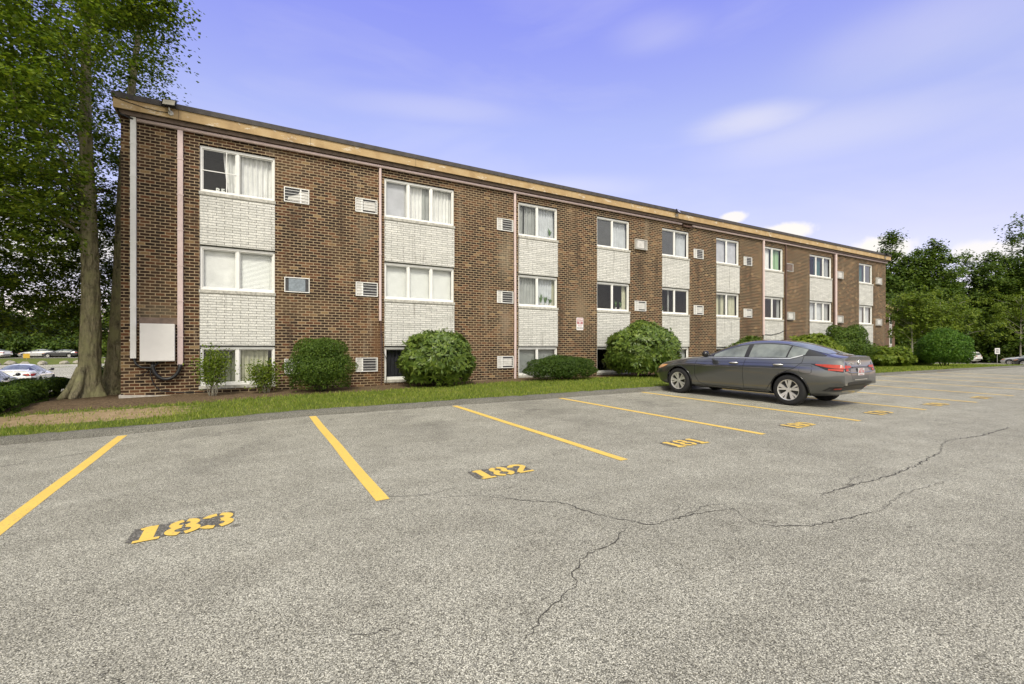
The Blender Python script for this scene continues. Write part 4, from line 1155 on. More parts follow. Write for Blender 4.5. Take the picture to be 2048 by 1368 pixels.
for k, (x, y, h, R, z0, lm, lab) in enumerate([
    (-41,118,10,6,.4,'leaf_wood','wide tree behind the far parked cars at the left edge'),
    (-34.5,121,9.5,5.5,.4,'leaf_wood_light','light green tree behind the yellow sign'),
    (-29.,118,11,6,.4,'leaf_wood','dark tree behind the stone bank left of the trunk'),
    (-6.5,44,7.5,3.6,.4,'leaf_wood_light','bright green tree between the maple trunk and the building'),
    (-36,112,4.2,6,0,'leaf_wood','low shrubby tree behind the distant white car'),
    (-30,113,4.5,5.5,0,'leaf_wood','low shrubby tree behind the distant silver car'),
    (-24.5,112,4.5,5.5,0,'leaf_wood','low shrubby tree nearest the maple trunk beyond the drive'),
    (-46,128,12,7,1.0,'leaf_wood','tall dark tree furthest back beyond the far car park'),
    (-22,124,14,7,.4,'leaf_wood','dark tree beyond the far car park showing right beside the maple trunk')]):
    tree('far_tree', lab, (x, y, gz(x,y)), h, R, z0, 220, 60, M[lm], .5 if k != 3 else .22, M['bark_dark'], .25, lg, .7, seed=k+50, spr=(.9,1.8) if k != 3 else (.5,1.0))

# ------------------------------------------------------------------ second brick building
def annex():
    b = thing('brick_building', 'second brown brick apartment block half hidden behind the first one', 'building', (74.9,28.85,gz(74.9,28.85)), math.radians(14))
    L, H = 15., 7.4
    mb = MB(); mb.box(-L, 0, 0, 10, -.6, H-.42); mb.build('wall', M['far_wall'], b)
    mb = MB(); mb.box(-L-.2, .3, -.3, 10.3, H-.4, H-.02); mb.build('fascia', M['fascia'], b)
    mb = MB(); mb.box(-L-.25, .35, -.35, 10.35, H-.015, H+.14); mb.build('roof', M['roof_edge'], b)
    for x in (-3.6, -8.6, -13.2):
        for k, z in enumerate((5.0, 2.5, .0)):
            mb = MB(); mb.box(x-.9, x+.9, -.05, -.002, z, z+1.35)
            w = mb.build('window', M['frame'], b)
            mb = MB(); mb.box(x-.78, x-.04, -.062, -.052, z+.12, z+1.23); mb.box(x+.04, x+.78, -.062, -.052, z+.12, z+1.23); mb.build('pane', M['carglass'], w)
            if k: mb = MB(); mb.box(x-.9, x+.9, -.04, -.002, z+1.37, z+2.48); mb.build('brick_panel', M['white_brick'], b)
annex()

# ------------------------------------------------------------------ cars
def smooth_body(stations, caps, lvl=2):
    """stations: (y, [9 (x,z) half-section points]); caps: per-point y offsets for the ends"""
    vs = []; fs = []; n = 9; ring = 2*n-2
    def put(y, sec, dy):
        idx = []
        for i, (x, z) in enumerate(sec): vs.append((x, y+dy[i], z)); idx.append(len(vs)-1)
        left = []
        for i in range(n-2, 0, -1):
            x, z = sec[i]; vs.append((-x, y+dy[i], z)); left.append(len(vs)-1)
        return idx + left
    rings = []
    for k, (y, sec) in enumerate(stations):
        dy = caps[0] if k == 0 else caps[1] if k == len(stations)-1 else [0]*n
        rings.append(put(y, sec, dy))
    for a, b in zip(rings[:-1], rings[1:]):
        for i in range(ring): fs.append((a[i], a[(i+1)%ring], b[(i+1)%ring], b[i]))
    for r, flip in ((rings[0], 0), (rings[-1], 1)):
        c = [r[0]]
        for i in range(1, n-1):
            x, y, z = vs[r[i]]; vs.append((0, y, z)); c.append(len(vs)-1)
        c.append(r[n-1])
        for i in range(n-1):
            R0, R1 = r[i], r[i+1]; L0, L1 = r[(ring-i) % ring], r[ring-i-1]
            for q in ([R0, R1, c[i+1], c[i]], [c[i], c[i+1], L1, L0]):
                q = [p for j, p in enumerate(q) if p not in q[:j]]
                if len(q) > 2: fs.append(tuple(q if not flip else q[::-1]))
    return vs, fs

def sec(zb, wl, wm, zm, ws, zs, wb, zb2, wr, zr, H):
    return [(0,zb),(wl*.78,zb),(wl,zb+.10),(wm,zm),(ws,zs),(wb,zb2),(wr,zr),(wr*.62,zr+(H-zr)*.72),(0,H)]

SEDAN = [
 (-.93, sec(.34,.60,.74,.50,.74,.76,.66,1.00,.50,1.075,1.095)),
 (-.80, sec(.27,.74,.86,.50,.84,.78,.72,1.03,.56,1.085,1.105)),
 (-.55, sec(.22,.81,.905,.52,.885,.80,.755,1.04,.585,1.125,1.155)),
 (-.20, sec(.19,.84,.925,.54,.915,.83,.79,1.025,.565,1.24,1.305)),
 (.25, sec(.18,.86,.90,.50,.915,.81,.822,.995,.555,1.335,1.415)),
 (.75, sec(.18,.86,.895,.50,.915,.805,.828,.98,.565,1.362,1.452)),
 (1.20, sec(.18,.86,.895,.50,.915,.80,.828,.97,.575,1.335,1.43)),
 (1.60, sec(.18,.86,.895,.50,.915,.795,.823,.96,.62,1.24,1.32)),
 (2.00, sec(.18,.86,.895,.50,.912,.785,.815,.95,.69,1.09,1.145)),
 (2.28, sec(.18,.86,.895,.50,.905,.80,.82,.945,.66,.99,1.03)),
 (2.60, sec(.18,.86,.895,.50,.905,.79,.81,.925,.60,.965,.995)),
 (3.05, sec(.18,.85,.91,.54,.895,.76,.79,.87,.56,.915,.94)),
 (3.42, sec(.18,.80,.865,.51,.84,.70,.74,.80,.52,.845,.865)),
 (3.66, sec(.20,.66,.76,.48,.72,.64,.62,.72,.45,.755,.775)),
 (3.76, sec(.26,.52,.62,.46,.58,.60,.50,.66,.38,.69,.70)),
]
CAP_R = [.10,.08,.06,-.085,-.075,-.02,-.045,-.04,-.035]
CAP_F = [-.06,-.05,-.02,.02,.0,-.03,-.05,-.05,-.05]
SUV = [
 (-.80, sec(.42,.66,.78,.58,.78,.86,.72,1.10,.62,1.42,1.48)),
 (-.68, sec(.34,.80,.88,.60,.87,.90,.80,1.12,.64,1.50,1.58)),
 (-.30, sec(.26,.86,.93,.60,.91,.92,.84,1.10,.63,1.55,1.655)),
 (.30, sec(.24,.87,.935,.60,.92,.92,.855,1.08,.63,1.58,1.685)),
 (1.00, sec(.24,.87,.93,.60,.92,.92,.86,1.06,.635,1.57,1.68)),
 (1.45, sec(.24,.87,.93,.60,.92,.91,.855,1.05,.66,1.45,1.55)),
 (1.90, sec(.24,.87,.93,.60,.92,.90,.85,1.04,.72,1.22,1.29)),
 (2.20, sec(.24,.87,.93,.60,.92,.89,.84,1.03,.70,1.08,1.12)),
 (2.80, sec(.24,.87,.92,.60,.91,.87,.82,.98,.62,1.03,1.06)),
 (3.25, sec(.26,.80,.86,.56,.84,.80,.74,.90,.54,.94,.97)),
 (3.48, sec(.32,.62,.72,.54,.70,.72,.62,.80,.46,.83,.85)),
]

def wheel_meshes():
    R = .335; prof = [(-.105,.22),(-.11,.245),(-.112,.30),(-.095,.325),(-.06,R),(.06,R),(.095,.325),(.112,.30),(.108,.245),(.09,.225)]
    vs = []; fs = []; n = 36
    for i in range(n):
        a = 2*math.pi*i/n
        for x, r in prof: vs.append((x, r*math.cos(a), r*math.sin(a)))
    m_ = len(prof)
    for i in range(n):
        for k in range(m_-1): fs.append((i*m_+k, ((i+1)%n)*m_+k, ((i+1)%n)*m_+k+1, i*m_+k+1))
    rim = MB()
    # dark dish, bright lip, five split spokes (outer face at +x)
    d = [(0,.035)]+[(.0,0)]
    ring = [(.218,.106),(.226,.112),(.212,.108),(.205,.06),(.0,.055)]
    nn = 36; pv = []
    for i in range(nn):
        a = 2*math.pi*i/nn
        for r, x in ring[:4]: pv.append((x, r*math.cos(a), r*math.sin(a)))
    pf = []
    for i in range(nn):
        for k in range(3): pf.append((i*4+k, i*4+k+1, ((i+1)%nn)*4+k+1, ((i+1)%nn)*4+k))
    rim.add(pv, pf, 0)
    c = [(.055, .205*math.cos(2*math.pi*i/nn), .205*math.sin(2*math.pi*i/nn)) for i in range(nn)]
    rim.add(c, [tuple(range(nn))], 1)
    for s in range(5):
        for off, w0, w1 in ((-.20, .016, .040), (.24, .010, .020)):
            a0 = 2*math.pi*s/5 + off*.35; a1 = 2*math.pi*s/5 + off
            def pt(r, a, w, x): return (x, r*math.cos(a)-w*math.sin(a), r*math.sin(a)+w*math.cos(a))
            v = [pt(.045,a0,w0,.092), pt(.045,a0,-w0,.092), pt(.215,a1,-w1,.104), pt(.215,a1,w1,.104),
                 pt(.045,a0,w0,.06), pt(.045,a0,-w0,.06), pt(.215,a1,-w1,.06), pt(.215,a1,w1,.06)]
            rim.add(v, [(0,1,2,3),(0,4,5,1),(1,5,6,2),(2,6,7,3),(3,7,4,0)], 0)
    hb = [(.098, .05*math.cos(2*math.pi*i/16), .05*math.sin(2*math.pi*i/16)) for i in range(16)]
    hb2 = [(.06, y*1.1, z*1.1) for _, y, z in hb]
    rim.add(hb+hb2, [tuple(range(16))]+[(i,16+i,16+(i+1)%16,(i+1)%16) for i in range(16)], 0)
    return (vs, fs), rim
TYRE, RIM = wheel_meshes()

class Car:
    def __init__(s, name, label, cat, st, paint, wb, loc, rz, group=None, capr=CAP_R, capf=CAP_F, lvl=3, crease={4: .62, 12: .62, 5: .35, 11: .35, 2: .4, 14: .4}):
        s.root = thing(name, label, cat, loc, rz, group); s.wb = wb
        vs, fs = smooth_body(st, (capr, capf))
        o = mesh_obj('body', vs, fs, paint, None, True)
        cr_ = o.data.attributes.new('crease_edge', 'FLOAT', 'EDGE'); nring = len(st)
        for e in o.data.edges:
            a_, b_ = e.vertices
            if a_ < nring*16 and b_ < nring*16 and a_ % 16 == b_ % 16 and a_ % 16 in crease: cr_.data[e.index].value = crease[a_ % 16]
        m_ = o.modifiers.new('s', 'SUBSURF'); m_.levels = m_.render_levels = lvl
        dg = bpy.context.evaluated_depsgraph_get()
        me0 = bpy.data.meshes.new_from_object(o.evaluated_get(dg))
        s.bvh = BVHTree.FromPolygons([v.co.copy() for v in me0.vertices], [tuple(p.vertices) for p in me0.polygons])
        bpy.data.meshes.remove(me0)
        c = MB()
        for y in (0, wb):
            for sx in (-1, 1):
                n = 40; ring = [(.375*math.cos(2*math.pi*i/n), .335+.375*math.sin(2*math.pi*i/n)) for i in range(n)]
                xa, xb = sorted((sx*.60, sx*1.3))
                v = [(xa, y+a, b) for a, b in ring]+[(xb, y+a, b) for a, b in ring]
                c.add(v, [tuple(range(n-1,-1,-1)), tuple(range(n,2*n))]+[(i,(i+1)%n,n+(i+1)%n,n+i) for i in range(n)])
        cut = c.build('cut', M['dark'])
        b = o.modifiers.new('b', 'BOOLEAN'); b.object = cut; b.operation = 'DIFFERENCE'; b.solver = 'EXACT'
        dg = bpy.context.evaluated_depsgraph_get(); dg.update()
        me = bpy.data.meshes.new_from_object(o.evaluated_get(dg))
        old = o.data; o.modifiers.clear(); o.data = me; bpy.data.meshes.remove(old)
        me.materials.clear(); me.materials.append(paint); me.materials.append(M['dark'])
        # wheel housings in dark plastic
        for p in me.polygons:
            cx, cy, cz = p.center
            for y in (0, wb):
                if abs(math.hypot(cy-y, cz-.335)-.375) < .004 or (abs(abs(cx)-.60) < .002 and math.hypot(cy-y, cz-.335) < .376): p.material_index = 1
            if p.normal.z < -.8 and cz < .3: p.material_index = 1
        me.polygons.foreach_set('use_smooth', [True]*len(me.polygons))
        me.set_sharp_from_angle(angle=math.radians(35))
        bpy.data.objects.remove(cut)
        o.parent = s.root; s.body = o
        for y in (0, wb):
            for sx in (-1, 1):
                w = mesh_obj('wheel', *TYRE, M['rubber'], s.root, True); w.location = (sx*.80, y, .333)
                r = RIM.build('rim', [M['alloy'], M['trim_black']], w)
                if sx < 0: r.rotation_euler = (0, 0, math.pi)
                r.rotation_euler.x = .35+y
    def hit(s, o, d):
        p, n, i, t = s.bvh.ray_cast(Vector(o), Vector(d)); return p, n
    def side(s, name, st, m, sx=-1, off=.004, nv=5, parent=None):
        """patch following the flank: st = [(y, zlow, zhigh)]"""
        return s._patch(name, st, m, off, nv, parent, lambda u, v: ((sx*3, u, v), (-sx, 0, 0)))
    def rear(s, name, st, m, off=.004, nv=5, parent=None, sgn=-1):
        return s._patch(name, st, m, off, nv, parent, lambda u, v: ((u, sgn*8, v), (0, -sgn, 0)))
    def top(s, name, st, m, off=.004, nv=10, parent=None):
        return s._patch(name, st, m, off, nv, parent, lambda u, v: ((v, u, 4), (0, 0, -1)))
    def _patch(s, name, st, m, off, nv, parent, ray):
        # densify
        D = []
        for a, b in zip(st[:-1], st[1:]):
            k = max(1, int(math.dist((a[0],),(b[0],))/.06))
            for i in range(k): t = i/k; D.append(tuple(p+(q-p)*t for p, q in zip(a, b)))
        D.append(st[-1]); V = []; ok = []
        for u, lo, hi in D:
            for j in range(nv+1):
                v = lo+(hi-lo)*j/nv; o, d = ray(u, v); p, n = s.hit(o, d)
                if p is None: V.append((0,0,0)); ok.append(False)
                else:
                    if n.dot(Vector(d)) > 0: n = -n
                    V.append(tuple(p+n*off)); ok.append(True)
        F = []
        for i in range(len(D)-1):
            for j in range(nv):
                q = (i*(nv+1)+j, (i+1)*(nv+1)+j, (i+1)*(nv+1)+j+1, i*(nv+1)+j+1)
                if all(ok[k] for k in q): F.append(q)
        o = mesh_obj(name, V, F, m, parent or s.root, True)
        me = o.data
        import bmesh
        bm = bmesh.new(); bm.from_mesh(me)
        bmesh.ops.delete(bm, geom=[v for v in bm.verts if not v.link_faces], context='VERTS')
        bmesh.ops.recalc_face_normals(bm, faces=bm.faces); bm.to_mesh(me); bm.free()
        return o
    def seam(s, name, pts, m, w=.010, sx=-1, off=.0035, parent=None, mode='side', r=None):
        mb = MB(); D = []
        for a, b in zip(pts[:-1], pts[1:]):
            k = max(1, int(math.dist(a, b)/.04))
            for i in range(k): t = i/k; D.append((a[0]+(b[0]-a[0])*t, a[1]+(b[1]-a[1])*t))
        D.append(pts[-1]); P = []
        for u, v in D:
            if mode == 'side': p, n = s.hit((sx*3, u, v), (-sx, 0, 0))
            elif mode == 'rear': p, n = s.hit((u, -8, v), (0, 1, 0))
            else: p, n = s.hit((v, u, 4), (0, 0, -1))
            if p is not None: P.append(p+n*(off if r is None else 0))
        if len(P) > 1: mb.tube(P, w/2, 4 if r is None else 6)
        return mb.build(name, m, parent or s.root, True)

def sedan(name, label, paint, loc, rz, group=None, detail=True, lvl=3, lamp='wide'):
    c = Car(name, label, 'car', SEDAN, paint, 2.83, loc, rz, group, lvl=lvl)
    for sx in (-1, 1):
        # black surround of the whole side glazing, then panes on top
        dlo = [(2.02,.985,1.0),(1.85,.985,1.085),(1.60,.988,1.195),(1.30,.992,1.283),(1.0,.997,1.325),(.6,1.003,1.345),(.25,1.008,1.325),(.0,1.02,1.285),(-.2,1.075,1.24),(-.40,1.08,1.175),(-.62,1.078,1.10)]
        c.side('window_surround', dlo, M['trim_black'], sx, .003, 6)
        f = lambda y, k: float(np.interp(-y, [-q[0] for q in dlo], [q[k] for q in dlo]))
        def pane(ys, top_in=.022, bot_in=.014, cut=None):
            st = []
            for y in ys:
                lo, hi = f(y,1)+bot_in, f(y,2)-top_in
                if cut: lo, hi = cut(y, lo, hi)
                if hi-lo > .002: st.append((y, lo, hi))
            return st
        c.side('window', pane([1.86,1.75,1.6,1.4,1.2,1.06]), M['carglass'], sx, .007)
        c.side('window', pane([.95,.8,.6,.4,.25,.12], cut=lambda y, lo, hi: (lo, min(hi, 1.42-(.12-y)*.2))), M['carglass'], sx, .007)
        c.side('window', pane([.085,.0,-.08,-.17,-.24]), M['carglass'], sx, .007)
        # bright waist strip that kicks up at the rear door
        c.side('chrome_strip', [(2.0,.972,.984),(1.0,.982,.997),(.3,.990,1.007),(.02,1.0,1.022),(-.10,1.035,1.062),(-.21,1.075,1.092)], M['chrome'], sx, .009, 2)
        c.side('sill_trim', [(2.40,.245,.262),(1.4,.248,.266),(.45,.25,.268)], M['chrome'], sx, .006, 1)
        c.side('sill_trim', [(2.42,.19,.243),(1.4,.19,.246),(.42,.19,.248)], M['trim_black'], sx, .005, 2)
        # shut lines
        c.seam('door_seam', [(2.30,.92),(2.34,.72),(2.33,.5),(2.22,.34),(2.05,.285),(1.1,.285)], M['line'], .018, sx)
        c.seam('door_seam', [(1.01,.98),(1.04,.7),(1.03,.29)], M['line'], .018, sx)
        c.seam('door_seam', [(1.03,.285),(.5,.30),(.42,.42),(.30,.58),(.10,.72),(-.12,.82),(-.24,.94),(-.235,1.07)], M['line'], .018, sx)
        c.seam('character_line', [(3.1,.77),(2.4,.865),(1.2,.885),(.2,.90),(-.5,.925)], M['line'], .006, sx, off=-.001)
        for y in (1.28, .24):
            p, n = c.hit((sx*3, y, .872), (-sx,0,0))
            mb = MB(); x = p.x
            mb.tube([(x-sx*.005,y+.11,.868),(x+sx*.035,y+.085,.872),(x+sx*.042,y,.875),(x+sx*.035,y-.085,.876),(x-sx*.005,y-.11,.874)], [.008,.016,.017,.016,.008], 8)
            mb.build('door_handle', M['chrome'], c.root, True)
        # mirror
        mb = MB(); n = 8
        ell = []
        mb.tube([(sx*.86,1.93,1.02),(sx*.97,1.93,1.035)], [.025,.03], 8)
        pts = [(sx*.94,1.92,1.06),(sx*.96,1.925,1.06),(sx*1.02,1.93,1.065),(sx*1.09,1.92,1.06),(sx*1.115,1.91,1.055)]
        mb.tube(pts, [.02,.065,.085,.065,.02], 12); mb.build('mirror', M['trim_black'], c.root, True)
        # lamps
        c.side('tail_lamp', [(-.42,.905,.910),(-.55,.865,.912),(-.70,.80,.914),(-.85,.775,.912),(-.985,.76,.905)], M['trim_black'], sx, .004, 5)
        c.side('tail_lamp_lens', [(-.50,.893,.909),(-.70,.85,.911),(-.85,.835,.909),(-.985,.825,.902)], M['red_lens'], sx, .010, 4)
        c.side('tail_lamp_lens', [(-.74,.79,.825),(-.9,.785,.822),(-.975,.78,.818)], M['amber_lens'] if False else M['red_lens'], sx, .009, 2)
        c.side('headlamp', [(3.22,.735,.752),(3.36,.675,.745),(3.50,.640,.73),(3.60,.63,.70)], M['amber_lens'], sx, .005, 4)
        # wheel-arch lips
        for y in (0, c.wb):
            pts = [(y+.385*math.cos(a), .335+.385*math.sin(a)) for a in np.linspace(math.radians(-18), math.radians(198), 30)]
            c.seam('arch_lip', pts, M['trim_black'], .03, sx, off=-.006)
    # fuel door, only on this flank
    rr_ = lambda cy, cz, w, h: [(cy+w*.5*s1, cz+h*.5*s2) for s1, s2 in ((-1,-.7),(-.8,-1),(.8,-1),(1,-.7),(1,.7),(.8,1),(-.8,1),(-1,.7),(-1,-.7))]
    if detail: c.seam('fuel_door', rr_(-.33,.80,.24,.17), M['line'], .014, -1)
    # glass front and back
    c.top('rear_window', [(-.62,-.50,.50),(-.45,-.52,.52),(-.1,-.53,.53),(.18,-.50,.50)], M['carglass'], .005)
    c.top('windscreen', [(2.20,-.62,.62),(2.0,-.64,.64),(1.6,-.58,.58),(1.38,-.54,.54)], M['carglass'], .005)
    c.top('shark_fin_base', [(.02,-.03,.03),(.2,-.03,.03)], M['trim_black'], .012, 2)
    # tail
    for sx in (-1, 1):
        xs_ = [.80,.72,.60,.50,.42]
        c.rear('tail_lamp', sorted([(sx*x, l, h) for x, l, h in ((.80,.765,.90),(.72,.77,.905),(.60,.775,.905),(.48,.79,.90),(.40,.83,.87))]), M['trim_black'], .004)
        c.rear('tail_lamp_lens', sorted([(sx*x, l, h) for x, l, h in ((.79,.835,.893),(.72,.835,.897),(.60,.838,.897),(.47,.85,.893),(.41,.865,.875))]), M['red_lens'], .010, 3)
        c.rear('tail_lamp_lens', sorted([(sx*x, l, h) for x, l, h in ((.77,.78,.822),(.66,.785,.824),(.56,.79,.826))]), M['red_lens'], .009, 2)
        c.rear('reflector', sorted([(sx*.74,.405,.435),(sx*.55,.405,.435)]), M['red_lens'], .012, 2)
    # number-plate recess (darker lid), black bumper insert, lower diffuser
    if detail:
        c.rear('lid_recess', [(-.46,.74,.84),(-.40,.60,.84),(-.33,.585,.845),(.33,.585,.845),(.40,.60,.84),(.46,.74,.84)], M['p_black'], .003, 6)
        c.rear('trim_bar', [(-.36,.838,.868),(0,.842,.876),(.36,.838,.868)], M['trim_black'], .010, 2)
        c.rear('chrome_strip', [(-.30,.598,.612),(.30,.598,.612)], M['chrome'], .010, 1)
    c.rear('bumper_insert', [(-.80,.36,.45),(-.62,.36,.475),(-.3,.37,.49),(.3,.37,.49),(.62,.36,.475),(.80,.36,.45)], M['dark'], .006, 5)
    c.rear('bumper_insert', [(-.56,.50,.55),(-.3,.50,.565),(.3,.50,.565),(.56,.50,.55)], M['dark'], .006, 3)
    # spoiler lip
    mb = MB(); pts = []
    for x in np.linspace(-.60, .60, 15):
        p, n = c.hit((x, -1.0, 4), (0,0,-1))
        if p is None: p, n = c.hit((x, -.96, 4), (0,0,-1))
        if p: pts.append((x, p.y-.0, p.z+.004))
    mb.tube(pts, [.006]+[.016]*(len(pts)-2)+[.006], 8); mb.build('spoiler', paint, c.root, True)
    c.top('lid_top_patch', [(-.98,-.50,.50),(-.92,-.50,.50)], paint, .002, 4)
    c.seam('boot_seam', [(-.62,.0)], M['line'], .01) if False else None
    for sx in (-1, 1):
        c.seam('boot_seam', [(-.60,sx*.56),(-.75,sx*.62),(-.88,sx*.63),(-.97,sx*.60)], M['line'], .016, mode='top')
    if detail:
        p, n = c.hit((0, -8, .765), (0,1,0)); yp = p.y-.012
        pl = thing('x', 'x', 'x'); bpy.data.objects.remove(pl)
        mb = MB(); rrect(mb, .30, .15, .015, 0, .006); q = mb.build('number_plate', M['plate'], c.root); q.location = (.0, yp-.006, .765)
        R = (math.pi/2,0,0)
        text_mesh('Massachusetts', .032, M['plate_red'], q, (0,-.001,.056), R, .0004, 'plate_text'); text_mesh('2KF 718', .074, M['plate_red'], q, (0,-.001,.0), R, .002, 'plate_text'); text_mesh('The Spirit of America', .020, M['plate_red'], q, (0,-.001,-.058), R, 0, 'plate_text')
        p, n = c.hit((0, -8, .955), (0,1,0))
        mb = MB(); mb.tube([(.05*math.cos(a), 0, .05*math.sin(a)) for a in np.linspace(0, 2*math.pi, 21)], .008, 6, cap=False); mb.box(-.066,.066,-.009,.006,-.011,.011)
        e = mb.build('emblem', M['chrome'], c.root, True); e.location = (0, p.y-.008, .955)
        p, n = c.hit((-.36, -8, .93), (0,1,0))
        t = text_mesh('ALTIMA', .052, M['chrome'], c.root, (-.37, p.y-.006, .935), R, .002, 'badge', ext=.003)
        t.rotation_euler = (math.pi/2, 0, math.radians(-4))
    return c

cr = math.radians
gA = float(asph(11.1, 7.3))
tilt = .0155
grey = sedan('parked_car', 'dark grey sedan with silver wheels parked nose in by the rhododendron', M['p_grey'], (11.09, 5.90, float(asph(11.1,5.9))), cr(3.5))
grey.root.rotation_euler.x = math.atan(tilt)
lc = 'cars on the drive at the left'
def far_sedan(label, paint, x, y, rz, zoff=.03, group=None):
    c = sedan('parked_car', label, paint, (x, y, gz(x, y)+zoff), rz, group, detail=False, lvl=2); return c
far_sedan('white sedan seen from behind on the drive past the hedge', M['p_white'], -11.3, 36.5, cr(4), .04, lc)
far_sedan('black car cut off by the left edge behind the hedge', M['p_black'], -10.3, 28.6, cr(6), .04, lc)
rg = 'cars parked in front of the wood'
far_sedan('silver car with its nose showing in front of the wood', M['p_silver'], 80.0, 16.3, cr(-6), .03, rg)
far_sedan('black car cut off by the right edge of the view', M['p_black'], 69.3, 12.7, cr(-6), .03, rg)
def suv(label, paint, x, y, rz, group):
    c = Car('parked_car', label, 'car', SUV, paint, 2.68, (x, y, gz(x,y)+.03), rz, group, [.05,.03,0,-.10,-.08,0,.16,.2,.22], CAP_F, 2)
    for sx in (-1, 1):
        c.side('window_surround', [(2.0,1.07,1.09),(1.6,1.08,1.30),(1.2,1.09,1.45),(.6,1.10,1.49),(.0,1.12,1.48),(-.45,1.18,1.42)], M['trim_black'], sx, .004)
        c.side('window', [(1.8,1.09,1.17),(1.5,1.095,1.33),(1.15,1.10,1.42)], M['carglass'], sx, .008); c.side('window', [(1.05,1.11,1.45),(.5,1.12,1.465),(.1,1.13,1.46)], M['carglass'], sx, .008)
        c.side('sill_trim', [(2.3,.25,.36),(1.4,.25,.36),(.5,.25,.36)], M['trim_black'], sx, .005, 2)
        c.side('tail_lamp', [(-.55,.98,1.06),(-.80,.94,1.07)], M['red_lens'], sx, .008, 3); c.rear('tail_lamp', sorted([(sx*.76,.93,1.06),(sx*.4,.97,1.04)]), M['red_lens'], .008, 3)
    c.rear('rear_window', [(-.6,1.15,1.40),(.6,1.15,1.40)], M['carglass'], .006); c.rear('bumper_insert', [(-.72,.46,.62),(.72,.46,.62)], M['trim_black'], .006)
    c.top('windscreen', [(2.12,-.62,.62),(1.5,-.58,.58)], M['carglass'], .005)
    return c
suv('white crossover half hidden by the mounded yew', M['p_white'], 85.6, 24.4, cr(-6), rg)
# row of small parked cars across the drive, sharing the meshes above
fg = 'distant cars beyond the stone bank'
sv = far_sedan('distant white car left of the yellow sign', M['p_white'], -34.4, 105, cr(60), .06, fg)
for (x, y, rz, mm, lab) in [(-29.4,107,80,'p_silver','distant silver car behind the stone bank'), (-26.2,106,80,'p_black','distant black car nearest the maple trunk'), (-32.,110,70,'p_black','distant black car behind the yellow sign')]:
    c = copy_tree(sv.root); c.location = (x, y, gz(x,y)+.06); c.rotation_euler = (0,0,cr(rz)); c['label'] = lab
    for ch in c.children:
        if ch.name.startswith('body'):
            ch.material_slots[0].link = 'OBJECT'; ch.material_slots[0].material = M[mm]

# ------------------------------------------------------------------ small things far away
def boulder(x, y, s, seed):
    rr = np.random.default_rng(seed); n = 8; V = []; F = []
    for j in range(7):
        for i in range(12):
            a = 2*math.pi*i/12; b = math.pi*j/6; r = s*(1+rr.uniform(-.2,.2))
            V.append((r*math.sin(b)*math.cos(a), r*.8*math.sin(b)*math.sin(a), r*.6*math.cos(b)+s*.2))
    for j in range(6):
        for i in range(12): F.append((j*12+i, j*12+(i+1)%12, (j+1)*12+(i+1)%12, (j+1)*12+i))
    o = mesh_obj('boulder', V, F, M['stone']); o.location = (x, y, gz(x, y)); o.rotation_euler.z = seed
    tag(o, 'pale boulder in the row along the grassy bank', 'boulder', 'boulders edging the grassy bank')
for k in range(20):
    boulder(-16.5-k*1.75+random.uniform(-.4,.4), 90.5+random.uniform(-.6,.6)+.02*k, random.uniform(.45,.85), k)

def post_sign(x, y, w, h, z, m, label, blank=True):
    root = thing('post_sign', label, 'sign', (x, y, gz(x,y)))
    mb = MB(); mb.tube([(0,0,-.1),(0,0,z+h)], .03, 8); mb.build('post', M['steel'], root)
    mb = MB(); rrect(mb, w, h, .03, -.04, .006, cz=z+h/2); p = mb.build('panel', m, root)
    return root
ps = post_sign(-28.8, 96, .72, .68, .2, M['sign_yellow'], 'small yellow sign on the far grassy bank')
ps2 = post_sign(84.3, 21.5, .45, .75, 1.35, M['sign_white'], 'white sign on a post by the white crossover'); ps2.rotation_euler.z = cr(-70)
mb = MB()
for k in range(3): mb.box(-.13,.13,-.046,-.042,1.52+k*.17,1.60+k*.17)
mb.build('lettering', M['sign_black'], ps2)

# ------------------------------------------------------------------ sky, sun, camera
SUN_EL, SUN_AZ = math.radians(50), math.radians(205)   # azimuth clockwise from +Y
w = bpy.data.worlds.new('World'); SC.world = w; w.use_nodes = True
nt = w.node_tree; bg = nt.nodes['Background']
sky = nt.nodes.new('ShaderNodeTexSky'); sky.sky_type = 'NISHITA'; sky.sun_disc = False
sky.sun_elevation = SUN_EL; sky.sun_rotation = SUN_AZ; sky.altitude = 0; sky.air_density = 1.; sky.dust_density = .6; sky.ozone_density = 3.
tc = nt.nodes.new('ShaderNodeTexCoord').outputs['Generated']
sp = nt.nodes.new('ShaderNodeSeparateXYZ'); nt.links.new(tc, sp.inputs[0])
# violet summer air, paler and milkier towards the horizon
tint = ramp(nt, sp.outputs[2], [(0, (.56,.40,.38)), (.2, (.66,.43,.41)), (.42, (.80,.545,.565)), (.62, (.72,.48,.75)), (.85, (.66,.55,.56))]).outputs[0]
col = mixc(nt, 1., sky.outputs[0], tint, 'MULTIPLY')
dbl = nt.nodes.new('ShaderNodeVectorMath'); dbl.operation = 'SCALE'; dbl.inputs['Scale'].default_value = 2.14; nt.links.new(col, dbl.inputs[0]); col = dbl.outputs[0]
